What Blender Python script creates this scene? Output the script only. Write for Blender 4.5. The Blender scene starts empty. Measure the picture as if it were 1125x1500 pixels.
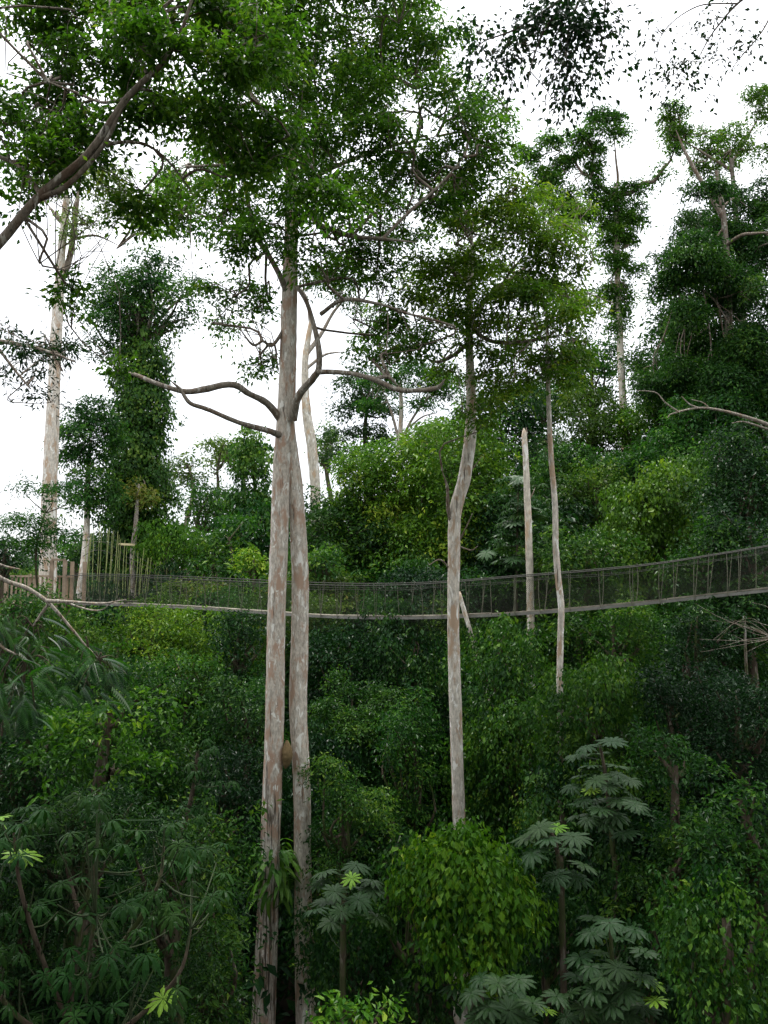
import bpy, math
import numpy as np
from math import radians as R

# ------------------------------------------------------------------ camera, world, sun, exposure
F = 1150.0                      # focal length in photo pixels (photo 1125 x 1500)
PITCH = R(5.0)
SC = bpy.context.scene
COL = SC.collection
cam_d = bpy.data.cameras.new('camera')
cam_d.sensor_fit = 'VERTICAL'; cam_d.sensor_height = 36.0
cam_d.lens = 36.0 * F / 1500.0
cam_d.clip_start = 0.1; cam_d.clip_end = 6000
cam = bpy.data.objects.new('camera', cam_d); COL.objects.link(cam)
cam.location = (0, 0, 0); cam.rotation_euler = (math.pi / 2 + PITCH, 0, 0)
SC.camera = cam

SUN_EL, SUN_AZ = R(74), R(-30)
W = bpy.data.worlds.new('World'); SC.world = W; W.use_nodes = True
wn, wl = W.node_tree.nodes, W.node_tree.links
bg = wn['Background']; bg.inputs['Strength'].default_value = 0.09
sky = wn.new('ShaderNodeTexSky'); sky.sky_type = 'NISHITA'; sky.sun_disc = False
sky.sun_elevation = SUN_EL; sky.sun_rotation = SUN_AZ
mix = wn.new('ShaderNodeMix'); mix.data_type = 'RGBA'; mix.inputs[0].default_value = 0.86
cl = wn.new('ShaderNodeTexNoise'); cl.inputs['Scale'].default_value = 2.2; cl.inputs['Detail'].default_value = 5
tc = wn.new('ShaderNodeTexCoord'); wl.new(tc.outputs['Generated'], cl.inputs['Vector'])
rp = wn.new('ShaderNodeValToRGB')
rp.color_ramp.elements[0].position = 0.3; rp.color_ramp.elements[0].color = (7.6, 7.8, 8.2, 1)
rp.color_ramp.elements[1].position = 0.7; rp.color_ramp.elements[1].color = (9.6, 9.6, 9.7, 1)
wl.new(cl.outputs['Fac'], rp.inputs[0])
wl.new(sky.outputs[0], mix.inputs[6]); wl.new(rp.outputs[0], mix.inputs[7])
sx = wn.new('ShaderNodeSeparateXYZ'); wl.new(tc.outputs['Generated'], sx.inputs[0])
gr = wn.new('ShaderNodeMapRange'); gr.inputs[3].default_value = .62; gr.inputs[4].default_value = 1.5; wl.new(sx.outputs['Z'], gr.inputs[0])   # overcast sky: brighter overhead
ml = wn.new('ShaderNodeVectorMath'); ml.operation = 'SCALE'; wl.new(mix.outputs[2], ml.inputs[0]); wl.new(gr.outputs[0], ml.inputs['Scale'])
wl.new(ml.outputs[0], bg.inputs['Color'])
sd = bpy.data.lights.new('sun', 'SUN'); sd.energy = 1.5; sd.angle = R(14); sd.color = (1, .96, .9)
sun = bpy.data.objects.new('sun', sd); COL.objects.link(sun)
sun.rotation_euler = (-(math.pi / 2 - SUN_EL), 0, -SUN_AZ)
SC.view_settings.view_transform = 'Standard'; SC.view_settings.look = 'None'
SC.view_settings.exposure = 1.5; SC.view_settings.gamma = 1.0
SC.view_settings.use_curve_mapping = False
SC.render.engine = 'CYCLES'
cy = SC.cycles
cy.max_bounces = 5; cy.diffuse_bounces = 2; cy.glossy_bounces = 2; cy.transmission_bounces = 3
cy.caustics_reflective = False; cy.caustics_refractive = False
cy.use_denoising = True; cy.denoiser = 'OPENIMAGEDENOISE'; cy.denoising_input_passes = 'RGB_ALBEDO_NORMAL'
cy.use_adaptive_sampling = False

# ------------------------------------------------------------------ helpers
RNG = np.random.default_rng(7)
CP, SP = math.cos(PITCH), math.sin(PITCH)
def at(px, py, d):
    """world point seen at a photo pixel, at distance d along the ground"""
    x, y, z = (px - 562.5) / F, 1.0, -(py - 750.0) / F
    wy, wz = y * CP - z * SP, y * SP + z * CP
    k = d / wy
    return np.array([x * k, d, wz * k])

def unit(a):
    return a / (np.linalg.norm(a, axis=-1, keepdims=True) + 1e-9)

def terrain(x, y):
    x = np.asarray(x, float); y = np.asarray(y, float)
    yl = np.interp(y, [-60, 0, 10, 20, 30, 40, 50, 70, 110, 300, 2500], [-24, -21, -18.5, -15, -11.5, -8, -7, -7, -9, -14, -20])
    yr = np.interp(y, [-60, 0, 10, 20, 30, 40, 50, 70, 110, 300, 2500], [-24, -21, -18, -14, -9, -4, 0.5, 4, 4, -4, -20])
    t = np.clip((x / np.maximum(np.abs(y), 15) + 0.15) / 0.35, 0, 1); t = t * t * (3 - 2 * t)
    b = 0.5 * np.sin(x * .31 + 1.3) * np.sin(y * .27) + 0.3 * np.sin(x * .71 - y * .53)
    return yl * (1 - t) + yr * t + b

def mesh_obj(name, V, Fc, mat, parent=None, tint=None, smooth=False, base=None):
    V = np.ascontiguousarray(V, dtype=np.float32).reshape(-1, 3)
    if base is not None: V = V - np.asarray(base, np.float32)
    me = bpy.data.meshes.new(name)
    nv = len(V)
    me.vertices.add(nv); me.vertices.foreach_set('co', V.ravel())
    if isinstance(Fc, np.ndarray):
        nf, k = Fc.shape
        me.loops.add(nf * k); me.loops.foreach_set('vertex_index', np.ascontiguousarray(Fc, np.int32).ravel())
        me.polygons.add(nf); me.polygons.foreach_set('loop_start', np.arange(0, nf * k, k, dtype=np.int32))
    else:
        li = np.concatenate([np.asarray(f, np.int32) for f in Fc]); ln = np.array([len(f) for f in Fc], np.int32)
        nf = len(Fc)
        me.loops.add(len(li)); me.loops.foreach_set('vertex_index', li)
        me.polygons.add(nf); me.polygons.foreach_set('loop_start', np.concatenate([[0], np.cumsum(ln)[:-1]]).astype(np.int32))
    me.polygons.foreach_set('use_smooth', np.full(nf, smooth, dtype=bool))
    if tint is not None:
        a = me.attributes.new('tint', 'FLOAT', 'POINT'); a.data.foreach_set('value', np.ascontiguousarray(tint, np.float32))
    me.update(calc_edges=True)
    me.materials.append(mat)
    o = bpy.data.objects.new(name, me); COL.objects.link(o)
    if parent is not None: o.parent = parent
    return o

def thing(name, label, cat, base, group=None):
    o = bpy.data.objects.new(name, None); COL.objects.link(o)
    o.empty_display_size = .3
    o.location = [float(v) for v in base]; o['label'] = label; o['category'] = cat
    if group: o['group'] = group
    return o

# ---- tubes
def catmull(P, n):
    P = np.asarray(P, float)
    if len(P) == 2:
        t = np.linspace(0, 1, n)[:, None]; return P[0] * (1 - t) + P[1] * t
    Q = np.vstack([2 * P[0] - P[1], P, 2 * P[-1] - P[-2]])
    s = np.linspace(0, len(P) - 1 - 1e-6, n); i = s.astype(int); t = (s - i)[:, None]
    p0, p1, p2, p3 = Q[i], Q[i + 1], Q[i + 2], Q[i + 3]
    return 0.5 * (2 * p1 + (p2 - p0) * t + (2 * p0 - 5 * p1 + 4 * p2 - p3) * t ** 2 + (3 * p1 - p0 - 3 * p2 + p3) * t ** 3)

def tube(P, rad, n=10, m=6, rough=0.0, rng=None, flute=0.0):
    C = catmull(P, n)
    r = np.interp(np.linspace(0, 1, n), np.linspace(0, 1, len(rad)), rad)
    T = unit(np.gradient(C, axis=0))
    ref = np.array([0.0, 0, 1]) if abs(T[0][2]) < .8 else np.array([1.0, 0, 0])
    U = np.zeros_like(T); u = ref
    for k in range(n):
        u = u - T[k] * np.dot(u, T[k]); u = u / (np.linalg.norm(u) + 1e-9); U[k] = u
    Vv = np.cross(T, U)
    a = np.arange(m) / m * 2 * math.pi
    rr = r[:, None] * np.ones(m)[None]
    if rough:
        rng = rng or RNG
        k = rng.normal(0, 1, (n, m)); k = (k + np.roll(k, 1, 0) + np.roll(k, 1, 1) + np.roll(k, -1, 1) + np.roll(k, -1, 0)) / 2.2
        rr = rr * (1 + rough * k)
    if flute:
        s = np.linspace(0, 1, n)[:, None]
        rr = rr * (1 + flute * (np.sin(a * 3 + s * 5)[...] * .5 + np.sin(a * 5 - s * 9 + 1) * .4 + np.sin(a * 2 + s * 14) * .4))
    V = C[:, None, :] + rr[..., None] * (np.cos(a)[None, :, None] * U[:, None, :] + np.sin(a)[None, :, None] * Vv[:, None, :])
    V = V.reshape(-1, 3)
    i = np.arange(n - 1)[:, None] * m; j = np.arange(m)[None]; jn = (j + 1) % m
    Q = np.stack([i + j, i + jn, i + m + jn, i + m + j], -1).reshape(-1, 4)
    return V, Q

class Quads:
    def __init__(s): s.V = []; s.F = []; s.n = 0
    def add(s, V, Fq): s.V.append(V); s.F.append(Fq + s.n); s.n += len(V); return s
    def tube(s, *a, **k): return s.add(*tube(*a, **k))
    def box(s, p0, p1, wv, hv):
        """a box from p0 to p1, half-width vector wv, height vector hv (centred)"""
        p0, p1, wv, hv = map(np.asarray, (p0, p1, wv, hv))
        V = np.array([p + a * wv + b * hv for p in (p0, p1) for a, b in ((-1, -.5), (1, -.5), (1, .5), (-1, .5))])
        Fq = np.array([[3, 2, 1, 0], [4, 5, 6, 7], [0, 1, 5, 4], [1, 2, 6, 5], [2, 3, 7, 6], [3, 0, 4, 7]])
        return s.add(V, Fq)
    def build(s, name, mat, parent=None, base=None, smooth=True):
        return mesh_obj(name, np.vstack(s.V), np.vstack(s.F), mat, parent, smooth=smooth, base=base)

# ---- leaves
def leaf_geo(Pt, D, N, L, asp, tint, big=False, fold=.12):
    D = unit(D); S = unit(np.cross(D, N)); N = unit(np.cross(S, D)); L = L[:, None]
    n = len(Pt)
    if not big:
        V = np.stack([Pt, Pt + D * L * .45 + S * L * asp * .5 + N * L * fold, Pt + D * L - N * L * .06,
                      Pt + D * L * .45 - S * L * asp * .5 + N * L * fold], 1)
        b = (np.arange(n) * 4)[:, None]
        Fc = np.concatenate([b + [0, 1, 2], b + [0, 2, 3]], 1).reshape(-1, 3)
        return V.reshape(-1, 3), Fc, np.repeat(tint, 4)
    w = asp * .5
    V = np.stack([Pt, Pt + D * L * .25 + S * L * w * .8 + N * L * fold * .7, Pt + D * L * .62 + S * L * w * .85 + N * L * fold * .6,
                  Pt + D * L - N * L * .12, Pt + D * L * .62 - S * L * w * .85 + N * L * fold * .6,
                  Pt + D * L * .25 - S * L * w * .8 + N * L * fold * .7, Pt + D * L * .5], 1)
    b = (np.arange(n) * 7)[:, None]
    Fc = np.concatenate([b + [0, 1, 6], b + [1, 2, 6], b + [2, 3, 6], b + [3, 4, 6], b + [4, 5, 6], b + [5, 0, 6]], 1).reshape(-1, 3)
    return V.reshape(-1, 3), Fc, np.repeat(tint, 7)

class Foliage:
    def __init__(s): s.V = []; s.F = []; s.t = []; s.n = 0; s.nl = 0
    def add(s, V, Fc, t):
        s.V.append(V.astype(np.float32)); s.F.append((Fc + s.n).astype(np.int32)); s.t.append(t); s.n += len(V)
    def sprays(s, C, Nr, rs, nl, L, asp=.45, droop=.35, tint=.4, rng=RNG, mode='spray', big=False, tvar=.18, caps=.55):
        """leaves round twig ends: C centres, Nr the way each spray faces"""
        S = len(C)
        if S == 0: return
        idx = np.repeat(np.arange(S), nl); n = len(idx)
        if S > 40 and caps > 0:                    # some twig ends carry big dense caps of leaves, the rest small sprays
            m_ = int(S * caps / 2.6); s.sprays(C[:m_], Nr[:m_], rs * 1.75, int(nl * 2.6), L, asp, droop * 1.1, tint if np.ndim(tint) == 0 else np.asarray(tint)[:m_], rng, mode, big, tvar, 0)
            s.sprays(C[m_:], Nr[m_:], rs * .85, nl, L, asp, droop, tint if np.ndim(tint) == 0 else np.asarray(tint)[m_:], rng, mode, big, tvar, 0); return
        tin = np.broadcast_to(np.asarray(tint, float), (S,))
        N0 = unit(Nr)[idx]
        ref = np.where(np.abs(N0[:, 2:3]) < .9, [[0., 0, 1]], [[1., 0, 0]])
        u = unit(np.cross(ref, N0)); v = np.cross(N0, u)
        th = rng.uniform(0, 2 * math.pi, n)[:, None]; r = rs * np.sqrt(rng.uniform(0.02, 1, n))[:, None]
        rsz = rng.uniform(.7, 1.3, S)[idx][:, None]; r = r * rsz
        rad = np.cos(th) * u + np.sin(th) * v
        Pt = C[idx] + rad * r - N0 * (droop * r * r / rs) + rng.normal(0, rs * .18, (n, 3))
        if mode == 'drape':
            D = rad * .35 + rng.normal(0, .35, (n, 3)) + [0, 0, -1.0] + N0 * .25
            N = N0 + rng.normal(0, .3, (n, 3)) + [0, 0, .35]
        else:
            D = rad + rng.normal(0, .45, (n, 3)) + [0, 0, -droop]
            N = N0 + rng.normal(0, .42, (n, 3))
        Ls = L * rng.uniform(.65, 1.3, n)
        t = np.clip(tin[idx] + rng.normal(0, tvar, S)[idx] + rng.normal(0, .1, n), 0, 1)
        s.nl += n
        s.add(*leaf_geo(Pt, D, N, Ls, asp, t, big))
    def build(s, name, mat, parent=None, base=None):
        return mesh_obj(name, np.vstack(s.V), np.vstack(s.F), mat, parent, np.concatenate(s.t), base=base)

NL = [0]
def lobe_sprays(lobes, nspr, rng, inner=.22, low=.3, upb=.9, mode='spray', back=.17):
    """spray centres on the skin of a set of lobes [(centre, radii)], numbers shared out by lobe area"""
    C0 = np.array([l[0] for l in lobes], float); Rr = np.array([l[1] for l in lobes], float)
    ar = (Rr[:, 0] * Rr[:, 2] + Rr[:, 0] * Rr[:, 1]); pr = ar / ar.sum()
    k = rng.choice(len(lobes), size=int(nspr * 2.2), p=pr)
    d = unit(rng.normal(0, 1, (len(k), 3)))
    keep = ((d[:, 2] > -.25) | (rng.uniform(0, 1, len(k)) < low)) & ((d[:, 1] < .35) | (rng.uniform(0, 1, len(k)) < back))
    k, d = k[keep], d[keep]
    ph = rng.uniform(0, 6.28, (len(lobes), 3))[k]
    bump = 1 + .24 * np.sin(d[:, 0] * 5 + ph[:, 0]) * np.sin(d[:, 2] * 6 + ph[:, 1]) + .1 * np.sin(d[:, 1] * 9 + ph[:, 2])
    f = np.where(rng.uniform(0, 1, len(k)) < inner, rng.uniform(.3, .85, len(k)), rng.uniform(.82, 1.12, len(k))) * bump
    f = np.where(rng.uniform(0, 1, len(k)) < .07, f * rng.uniform(1.05, 1.4, len(k)), f)
    C = C0[k] + d * Rr[k] * f[:, None]
    # drop what lies deep inside another lobe
    ins = np.zeros(len(C), bool)
    for c, r in zip(C0, Rr):
        ins |= (((C - c) / r) ** 2).sum(1) < .35
    ins &= rng.uniform(0, 1, len(C)) < .8
    C, d, k = C[~ins], d[~ins], k[~ins]
    out = unit(d / Rr[k])
    if mode == 'drape': N = out + rng.normal(0, .25, C.shape) + [0, 0, .25]
    else: N = out * .8 + [0, 0, upb] + rng.normal(0, .3, C.shape)
    C, N, k = C[:int(nspr)], N[:int(nspr)], k[:int(nspr)]
    return C, N, k

# ------------------------------------------------------------------ materials
def nodes(name):
    m = bpy.data.materials.new(name); m.use_nodes = True
    return m, m.node_tree.nodes, m.node_tree.links

def leaf_mat(name, stops, gloss=.14, rough=.36, trans=.3, huevar=.012):
    m, n, l = nodes(name)
    b = n['Principled BSDF']; out = n['Material Output']
    at_ = n.new('ShaderNodeAttribute'); at_.attribute_name = 'tint'
    r = n.new('ShaderNodeValToRGB'); e = r.color_ramp.elements
    e[0].position, e[0].color = stops[0][0], (*stops[0][1], 1); e[1].position, e[1].color = stops[-1][0], (*stops[-1][1], 1)
    for p, c in stops[1:-1]:
        x = e.new(p); x.color = (*c, 1)
    l.new(at_.outputs['Fac'], r.inputs[0])
    oi = n.new('ShaderNodeObjectInfo'); hs = n.new('ShaderNodeHueSaturation')
    mr = n.new('ShaderNodeMapRange'); mr.inputs[3].default_value = .5 - huevar; mr.inputs[4].default_value = .5 + huevar
    l.new(oi.outputs['Random'], mr.inputs[0]); l.new(mr.outputs[0], hs.inputs['Hue'])
    l.new(r.outputs[0], hs.inputs['Color'])
    l.new(hs.outputs[0], b.inputs['Base Color'])
    b.inputs['Roughness'].default_value = rough; b.inputs['Specular IOR Level'].default_value = gloss
    tr = n.new('ShaderNodeBsdfTranslucent'); g = n.new('ShaderNodeMix'); g.data_type = 'RGBA'; g.blend_type = 'MULTIPLY'
    g.inputs[0].default_value = 1; g.inputs[7].default_value = (1.4, 1.6, .6, 1)
    l.new(hs.outputs[0], g.inputs[6]); l.new(g.outputs[2], tr.inputs['Color'])
    ms = n.new('ShaderNodeMixShader'); ms.inputs[0].default_value = trans
    l.new(b.outputs[0], ms.inputs[1]); l.new(tr.outputs[0], ms.inputs[2]); l.new(ms.outputs[0], out.inputs['Surface'])
    return m

LM = {
 'bright': leaf_mat('leaf_bright', [(0, (.018, .066, .007)), (.5, (.058, .145, .011)), (.85, (.12, .22, .014)), (1, (.22, .29, .03))]),
 'mid':    leaf_mat('leaf_mid',    [(0, (.007, .035, .008)), (.5, (.026, .085, .012)), (.9, (.075, .16, .017)), (1, (.12, .20, .025))]),
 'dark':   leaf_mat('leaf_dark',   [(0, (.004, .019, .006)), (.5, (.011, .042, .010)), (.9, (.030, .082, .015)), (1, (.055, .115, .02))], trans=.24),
 'olive':  leaf_mat('leaf_olive',  [(0, (.022, .058, .009)), (.5, (.055, .108, .013)), (.9, (.12, .165, .022)), (1, (.2, .19, .04))]),
 'crown':  leaf_mat('leaf_crown',  [(0, (.018, .056, .007)), (.5, (.048, .112, .011)), (.9, (.10, .18, .016)), (1, (.17, .21, .03))], trans=.5),
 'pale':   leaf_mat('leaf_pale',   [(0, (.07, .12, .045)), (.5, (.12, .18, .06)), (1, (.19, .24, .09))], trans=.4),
 'blue':   leaf_mat('leaf_blue',   [(0, (.011, .036, .012)), (.5, (.025, .060, .018)), (.9, (.042, .086, .022)), (1, (.13, .25, .02))], gloss=.2, rough=.45, trans=.15),
 'blade':  leaf_mat('leaf_blade', [(0, (.007, .026, .006)), (.5, (.013, .042, .008)), (.9, (.03, .07, .012)), (1, (.2, .26, .03))], gloss=.06, trans=.15),  # deep green of the hand-shaped leaves, low gloss
}

def bark_mat(name, base, red, lichen, crack=.5, patch=.5, sc=1.0, moss=0.0, crackz=None):
    m, n, l = nodes(name); b = n['Principled BSDF']
    tc = n.new('ShaderNodeTexCoord'); mp = n.new('ShaderNodeMapping'); mp.inputs['Scale'].default_value = (1 * sc, 1 * sc, .35 * sc)
    l.new(tc.outputs['Object'], mp.inputs[0])
    def noise(s, d=6, ro=.6, vec=mp.outputs[0], dist=0):
        t = n.new('ShaderNodeTexNoise'); t.inputs['Scale'].default_value = s; t.inputs['Detail'].default_value = d
        t.inputs['Roughness'].default_value = ro; t.inputs['Distortion'].default_value = dist; l.new(vec, t.inputs['Vector']); return t.outputs['Fac']
    def ramp(f, a, b_):
        t = n.new('ShaderNodeMapRange'); t.interpolation_type = 'SMOOTHSTEP'; t.inputs[1].default_value = a; t.inputs[2].default_value = b_; l.new(f, t.inputs[0]); return t.outputs[0]
    def mixc(f, a, c):
        t = n.new('ShaderNodeMix'); t.data_type = 'RGBA'; l.new(f, t.inputs[0])
        for sock, v in ((6, a), (7, c)):
            if isinstance(v, tuple): t.inputs[sock].default_value = (*v, 1)
            else: l.new(v, t.inputs[sock])
        return t.outputs[2]
    fine = noise(9, 8, .7)
    dark = tuple(v * .55 for v in base)
    c = mixc(ramp(fine, .35, .65), dark, base)
    c = mixc(ramp(noise(2.2, 7, .65), .52 - .06 * patch, .6), c, red)
    c = mixc(ramp(noise(3.3, 5, .6, dist=.6), .57, .62), c, lichen)
    mp2 = n.new('ShaderNodeMapping'); mp2.inputs['Scale'].default_value = (9 * sc, 9 * sc, .5 * sc); l.new(tc.outputs['Object'], mp2.inputs[0])
    cr = noise(1.0, 4, .6, mp2.outputs[0])
    if crackz:                                     # old fissures low on this trunk only
        sz = n.new('ShaderNodeSeparateXYZ'); l.new(tc.outputs['Object'], sz.inputs[0])
        zz = n.new('ShaderNodeMapRange'); zz.inputs[1].default_value, zz.inputs[2].default_value = crackz; zz.inputs[3].default_value = -.13; zz.inputs[4].default_value = .0
        l.new(sz.outputs['Z'], zz.inputs[0]); aa = n.new('ShaderNodeMath'); l.new(cr, aa.inputs[0]); l.new(zz.outputs[0], aa.inputs[1]); cr = aa.outputs[0]
    mk = ramp(cr, .38 - .1 * (1 - crack), .46 - .1 * (1 - crack))
    t = n.new('ShaderNodeMix'); t.data_type = 'RGBA'; l.new(mk, t.inputs[0]); t.inputs[6].default_value = (base[0] * .18, base[1] * .16, base[2] * .14, 1); l.new(c, t.inputs[7])
    c = t.outputs[2]
    if moss:
        c = mixc(ramp(noise(1.6, 5, .6), .62 - moss * .3, .75 - moss * .3), c, (.05, .07, .02))
    l.new(c, b.inputs['Base Color']); b.inputs['Roughness'].default_value = .85; b.inputs['Specular IOR Level'].default_value = .2
    bp = n.new('ShaderNodeBump'); bp.inputs['Strength'].default_value = .7; bp.inputs['Distance'].default_value = .03
    ad = n.new('ShaderNodeMath'); ad.operation = 'ADD'; l.new(fine, ad.inputs[0]); l.new(mk, ad.inputs[1]); l.new(ad.outputs[0], bp.inputs['Height'])
    l.new(bp.outputs[0], b.inputs['Normal'])
    return m

BM = {
 'twin':   bark_mat('bark_pink_grey', (.62, .555, .47), (.40, .28, .205), (.72, .70, .64), .12, .75, 2.2),
 'twin_old': bark_mat('bark_pink_grey_cracked', (.62, .555, .47), (.40, .27, .195), (.74, .72, .66), .12, .85, 2.2, crackz=(9.0, 11.5)),
 'pale':   bark_mat('bark_pale', (.66, .60, .51), (.40, .29, .20), (.74, .72, .66), .1, .4, 1.7),
 'white':  bark_mat('bark_white', (.62, .56, .46), (.45, .33, .22), (.68, .66, .6), .2, .2, 1.0),
 'grey':   bark_mat('bark_grey', (.21, .18, .145), (.12, .085, .06), (.33, .31, .27), .5, .4, 1.5, moss=.3),
 'limb':   bark_mat('bark_limb', (.22, .18, .14), (.12, .08, .055), (.38, .35, .30), .4, .5, 2.5),
 'limb_pale': bark_mat('bark_limb_pale', (.26, .225, .18), (.17, .125, .09), (.38, .355, .31), .4, .4, 2.5),
 'brown':  bark_mat('bark_brown', (.11, .085, .06), (.07, .05, .035), (.17, .15, .12), .5, .5, 1.5, moss=.5),
 'dead':   bark_mat('dead_wood', (.40, .35, .29), (.27, .20, .14), (.5, .47, .42), .4, .3, 3),
}

def plain(name, col, rough=.8, var=.25, sc=6, stretch=(1, 1, 1)):
    m, n, l = nodes(name); b = n['Principled BSDF']
    tc = n.new('ShaderNodeTexCoord'); mp = n.new('ShaderNodeMapping'); mp.inputs['Scale'].default_value = stretch; l.new(tc.outputs['Object'], mp.inputs[0])
    t = n.new('ShaderNodeTexNoise'); t.inputs['Scale'].default_value = sc; t.inputs['Detail'].default_value = 6; l.new(mp.outputs[0], t.inputs['Vector'])
    r = n.new('ShaderNodeValToRGB'); r.color_ramp.elements[0].position = .3; r.color_ramp.elements[1].position = .7
    r.color_ramp.elements[0].color = (*[c * (1 - var) for c in col], 1); r.color_ramp.elements[1].color = (*[min(1, c * (1 + var)) for c in col], 1)
    l.new(t.outputs['Fac'], r.inputs[0]); l.new(r.outputs[0], b.inputs['Base Color'])
    b.inputs['Roughness'].default_value = rough; b.inputs['Specular IOR Level'].default_value = .25
    bp = n.new('ShaderNodeBump'); bp.inputs['Strength'].default_value = .4; bp.inputs['Distance'].default_value = .02
    l.new(t.outputs['Fac'], bp.inputs['Height']); l.new(bp.outputs[0], b.inputs['Normal'])
    return m
M_soil = plain('forest_floor', (.02, .015, .009), .95, .5, .8)
M_plank = plain('weathered_plank', (.21, .19, .15), .8, .4, 3, (1, 1, 1))
M_beam = plain('ladder_metal', (.19, .185, .165), .6, .25, 2)
M_rope = plain('rope_weathered', (.14, .14, .10), .9, .3, 5)
M_rope_green = plain('rope_green', (.24, .27, .10), .9, .3, 5)
M_cable = plain('cable_dark', (.05, .05, .042), .7, .2, 5)
M_net = plain('net_dark', (.03, .033, .024), .9, .2, 3)
M_wood = plain('platform_wood', (.27, .205, .145), .8, .3, 3)
M_wood_pale = plain('plank_yellow', (.55, .47, .27), .8, .2, 4)
M_stalk = plain('leaf_stalk', (.035, .05, .02), .8, .3, 4)
M_nest = plain('termite_nest', (.15, .105, .05), .95, .3, 14)

# ------------------------------------------------------------------ ground
xs = np.concatenate([-np.geomspace(2500, 60, 22), np.linspace(-56, 56, 70), np.geomspace(60, 2500, 22)])
ys = np.concatenate([np.linspace(-60, 110, 100), np.geomspace(114, 2500, 30)])
gx, gy = np.meshgrid(xs, ys)
gz = terrain(gx, gy)
nx, ny = len(xs), len(ys)
i = np.arange(ny - 1)[:, None] * nx + np.arange(nx - 1)[None]
gf = np.stack([i, i + 1, i + nx + 1, i + nx], -1).reshape(-1, 4)
g = mesh_obj('ground', np.stack([gx, gy, gz], -1), gf, M_soil, smooth=True); g['kind'] = 'structure'

# undergrowth carpeting the slope (nobody could count it)
rng = np.random.default_rng(3)
fo = Foliage()
yy = rng.uniform(8, 75, 8000); xx = rng.uniform(-.66, .66, 8000) * (yy + 6)
hh = rng.gamma(1.6, .9, 8000)
C = np.stack([xx, yy, terrain(xx, yy) + hh], 1)
fo.sprays(C, np.array([[0, -.45, 1.]]) + rng.normal(0, .4, C.shape), .7, 11, .36, .48, .4, .3, rng, big=False)
ug = fo.build('undergrowth', LM['dark']); ug['kind'] = 'stuff'
ug['label'] = 'dark green undergrowth covering the forest slope below the trees'; ug['category'] = 'undergrowth'
NL[0] += fo.nl

# ------------------------------------------------------------------ tree builders
def auto_lobes(c, rx, ry, rz, kind, rng):
    L = []
    if kind == 'dome':
        n = int(np.clip(rx * rz * 4, 9, 22))
        for k in range(n):
            d = unit(rng.normal(0, 1, 3)); d[2] = d[2] * .9 + .1
            s = rng.uniform(.18, .42); f = rng.uniform(.45, .88)
            L.append((c + d * np.array([rx, ry, rz]) * f, np.array([rx * s, ry * s, rz * s * rng.uniform(.7, 1)])))
        L.append((c, np.array([rx, ry, rz]) * .5))
    elif kind == 'mound':
        n = int(np.clip(rx * rz * 3, 7, 16))
        for k in range(n):
            d = unit(rng.normal(0, 1, 3)); s = rng.uniform(.22, .48); f = rng.uniform(.45, .82)
            L.append((c + d * np.array([rx, ry, rz]) * f, np.array([rx * s, ry * s, rz * s])))
        L.append((c, np.array([rx, ry, rz]) * .6))
    elif kind == 'layer':
        n = max(7, int(rz / rx * 9))
        for k in range(n):
            z = rng.uniform(-.9, 1); w = .42 * (1.15 - .35 * z)
            a = rng.uniform(0, 6.28); q = rng.uniform(.25, .62)
            L.append((c + np.array([math.cos(a) * rx * q, math.sin(a) * ry * q, z * rz]),
                      np.array([rx * w, ry * w, max(.09 * rx, .12 * rz * rng.uniform(.6, 1.1))])))
    elif kind == 'tower':
        n = max(8, int(rz / rx * 5))
        for k in range(n):
            z = -1 + 2 * (k + .5) / n + rng.normal(0, .03); s = rng.uniform(.55, .85) * (1.05 - .2 * z)
            L.append((c + np.array([rng.normal(0, .22) * rx, rng.normal(0, .22) * ry, z * rz]),
                      np.array([rx * s, ry * s, rz / n * 1.9])))
    return L

def cover(L, d):          # projected area of lobes in photo px^2
    return sum(math.pi * r[0] * r[2] for c, r in L) * (F / d) ** 2

def skeleton(tk, base, top, r0, lobes, rng, m=7, wob=.05, limb_r=.35, zmin=-99, flat=False):
    """trunk from base to top and a limb into each lobe"""
    h = np.linalg.norm(top - base)
    mid = [base + (top - base) * t + np.array([rng.normal(0, wob), rng.normal(0, wob), 0]) * h * .35 for t in (.3, .6, .85)]
    tk.tube([base - [0, 0, .4], *mid, top], [r0 * 1.25, r0, r0 * .85, r0 * .65, r0 * .35], 14, m + 2, .04, rng)
    for c, r in lobes:
        t = rng.uniform(.45, .95); p = base + (top - base) * t
        if c[2] < p[2]: p = base + (top - base) * max(.3, t - .25)
        if flat: p = base + (top - base) * min(.98, (c[2] - .12 * np.linalg.norm((c - top)[:2]) - base[2]) / max(.1, top[2] - base[2]))
        if p[2] < zmin: p = base + (top - base) * min(.97, (zmin - base[2]) / max(.1, top[2] - base[2]))
        q = (p + c) / 2 + rng.normal(0, .12, 3) * np.linalg.norm(c - p) + [0, 0, -.08 * np.linalg.norm(c - p)]
        tk.tube([p, q, c], [r0 * limb_r, r0 * limb_r * .7, r0 * limb_r * .25], 7, 5, .05, rng)

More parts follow.
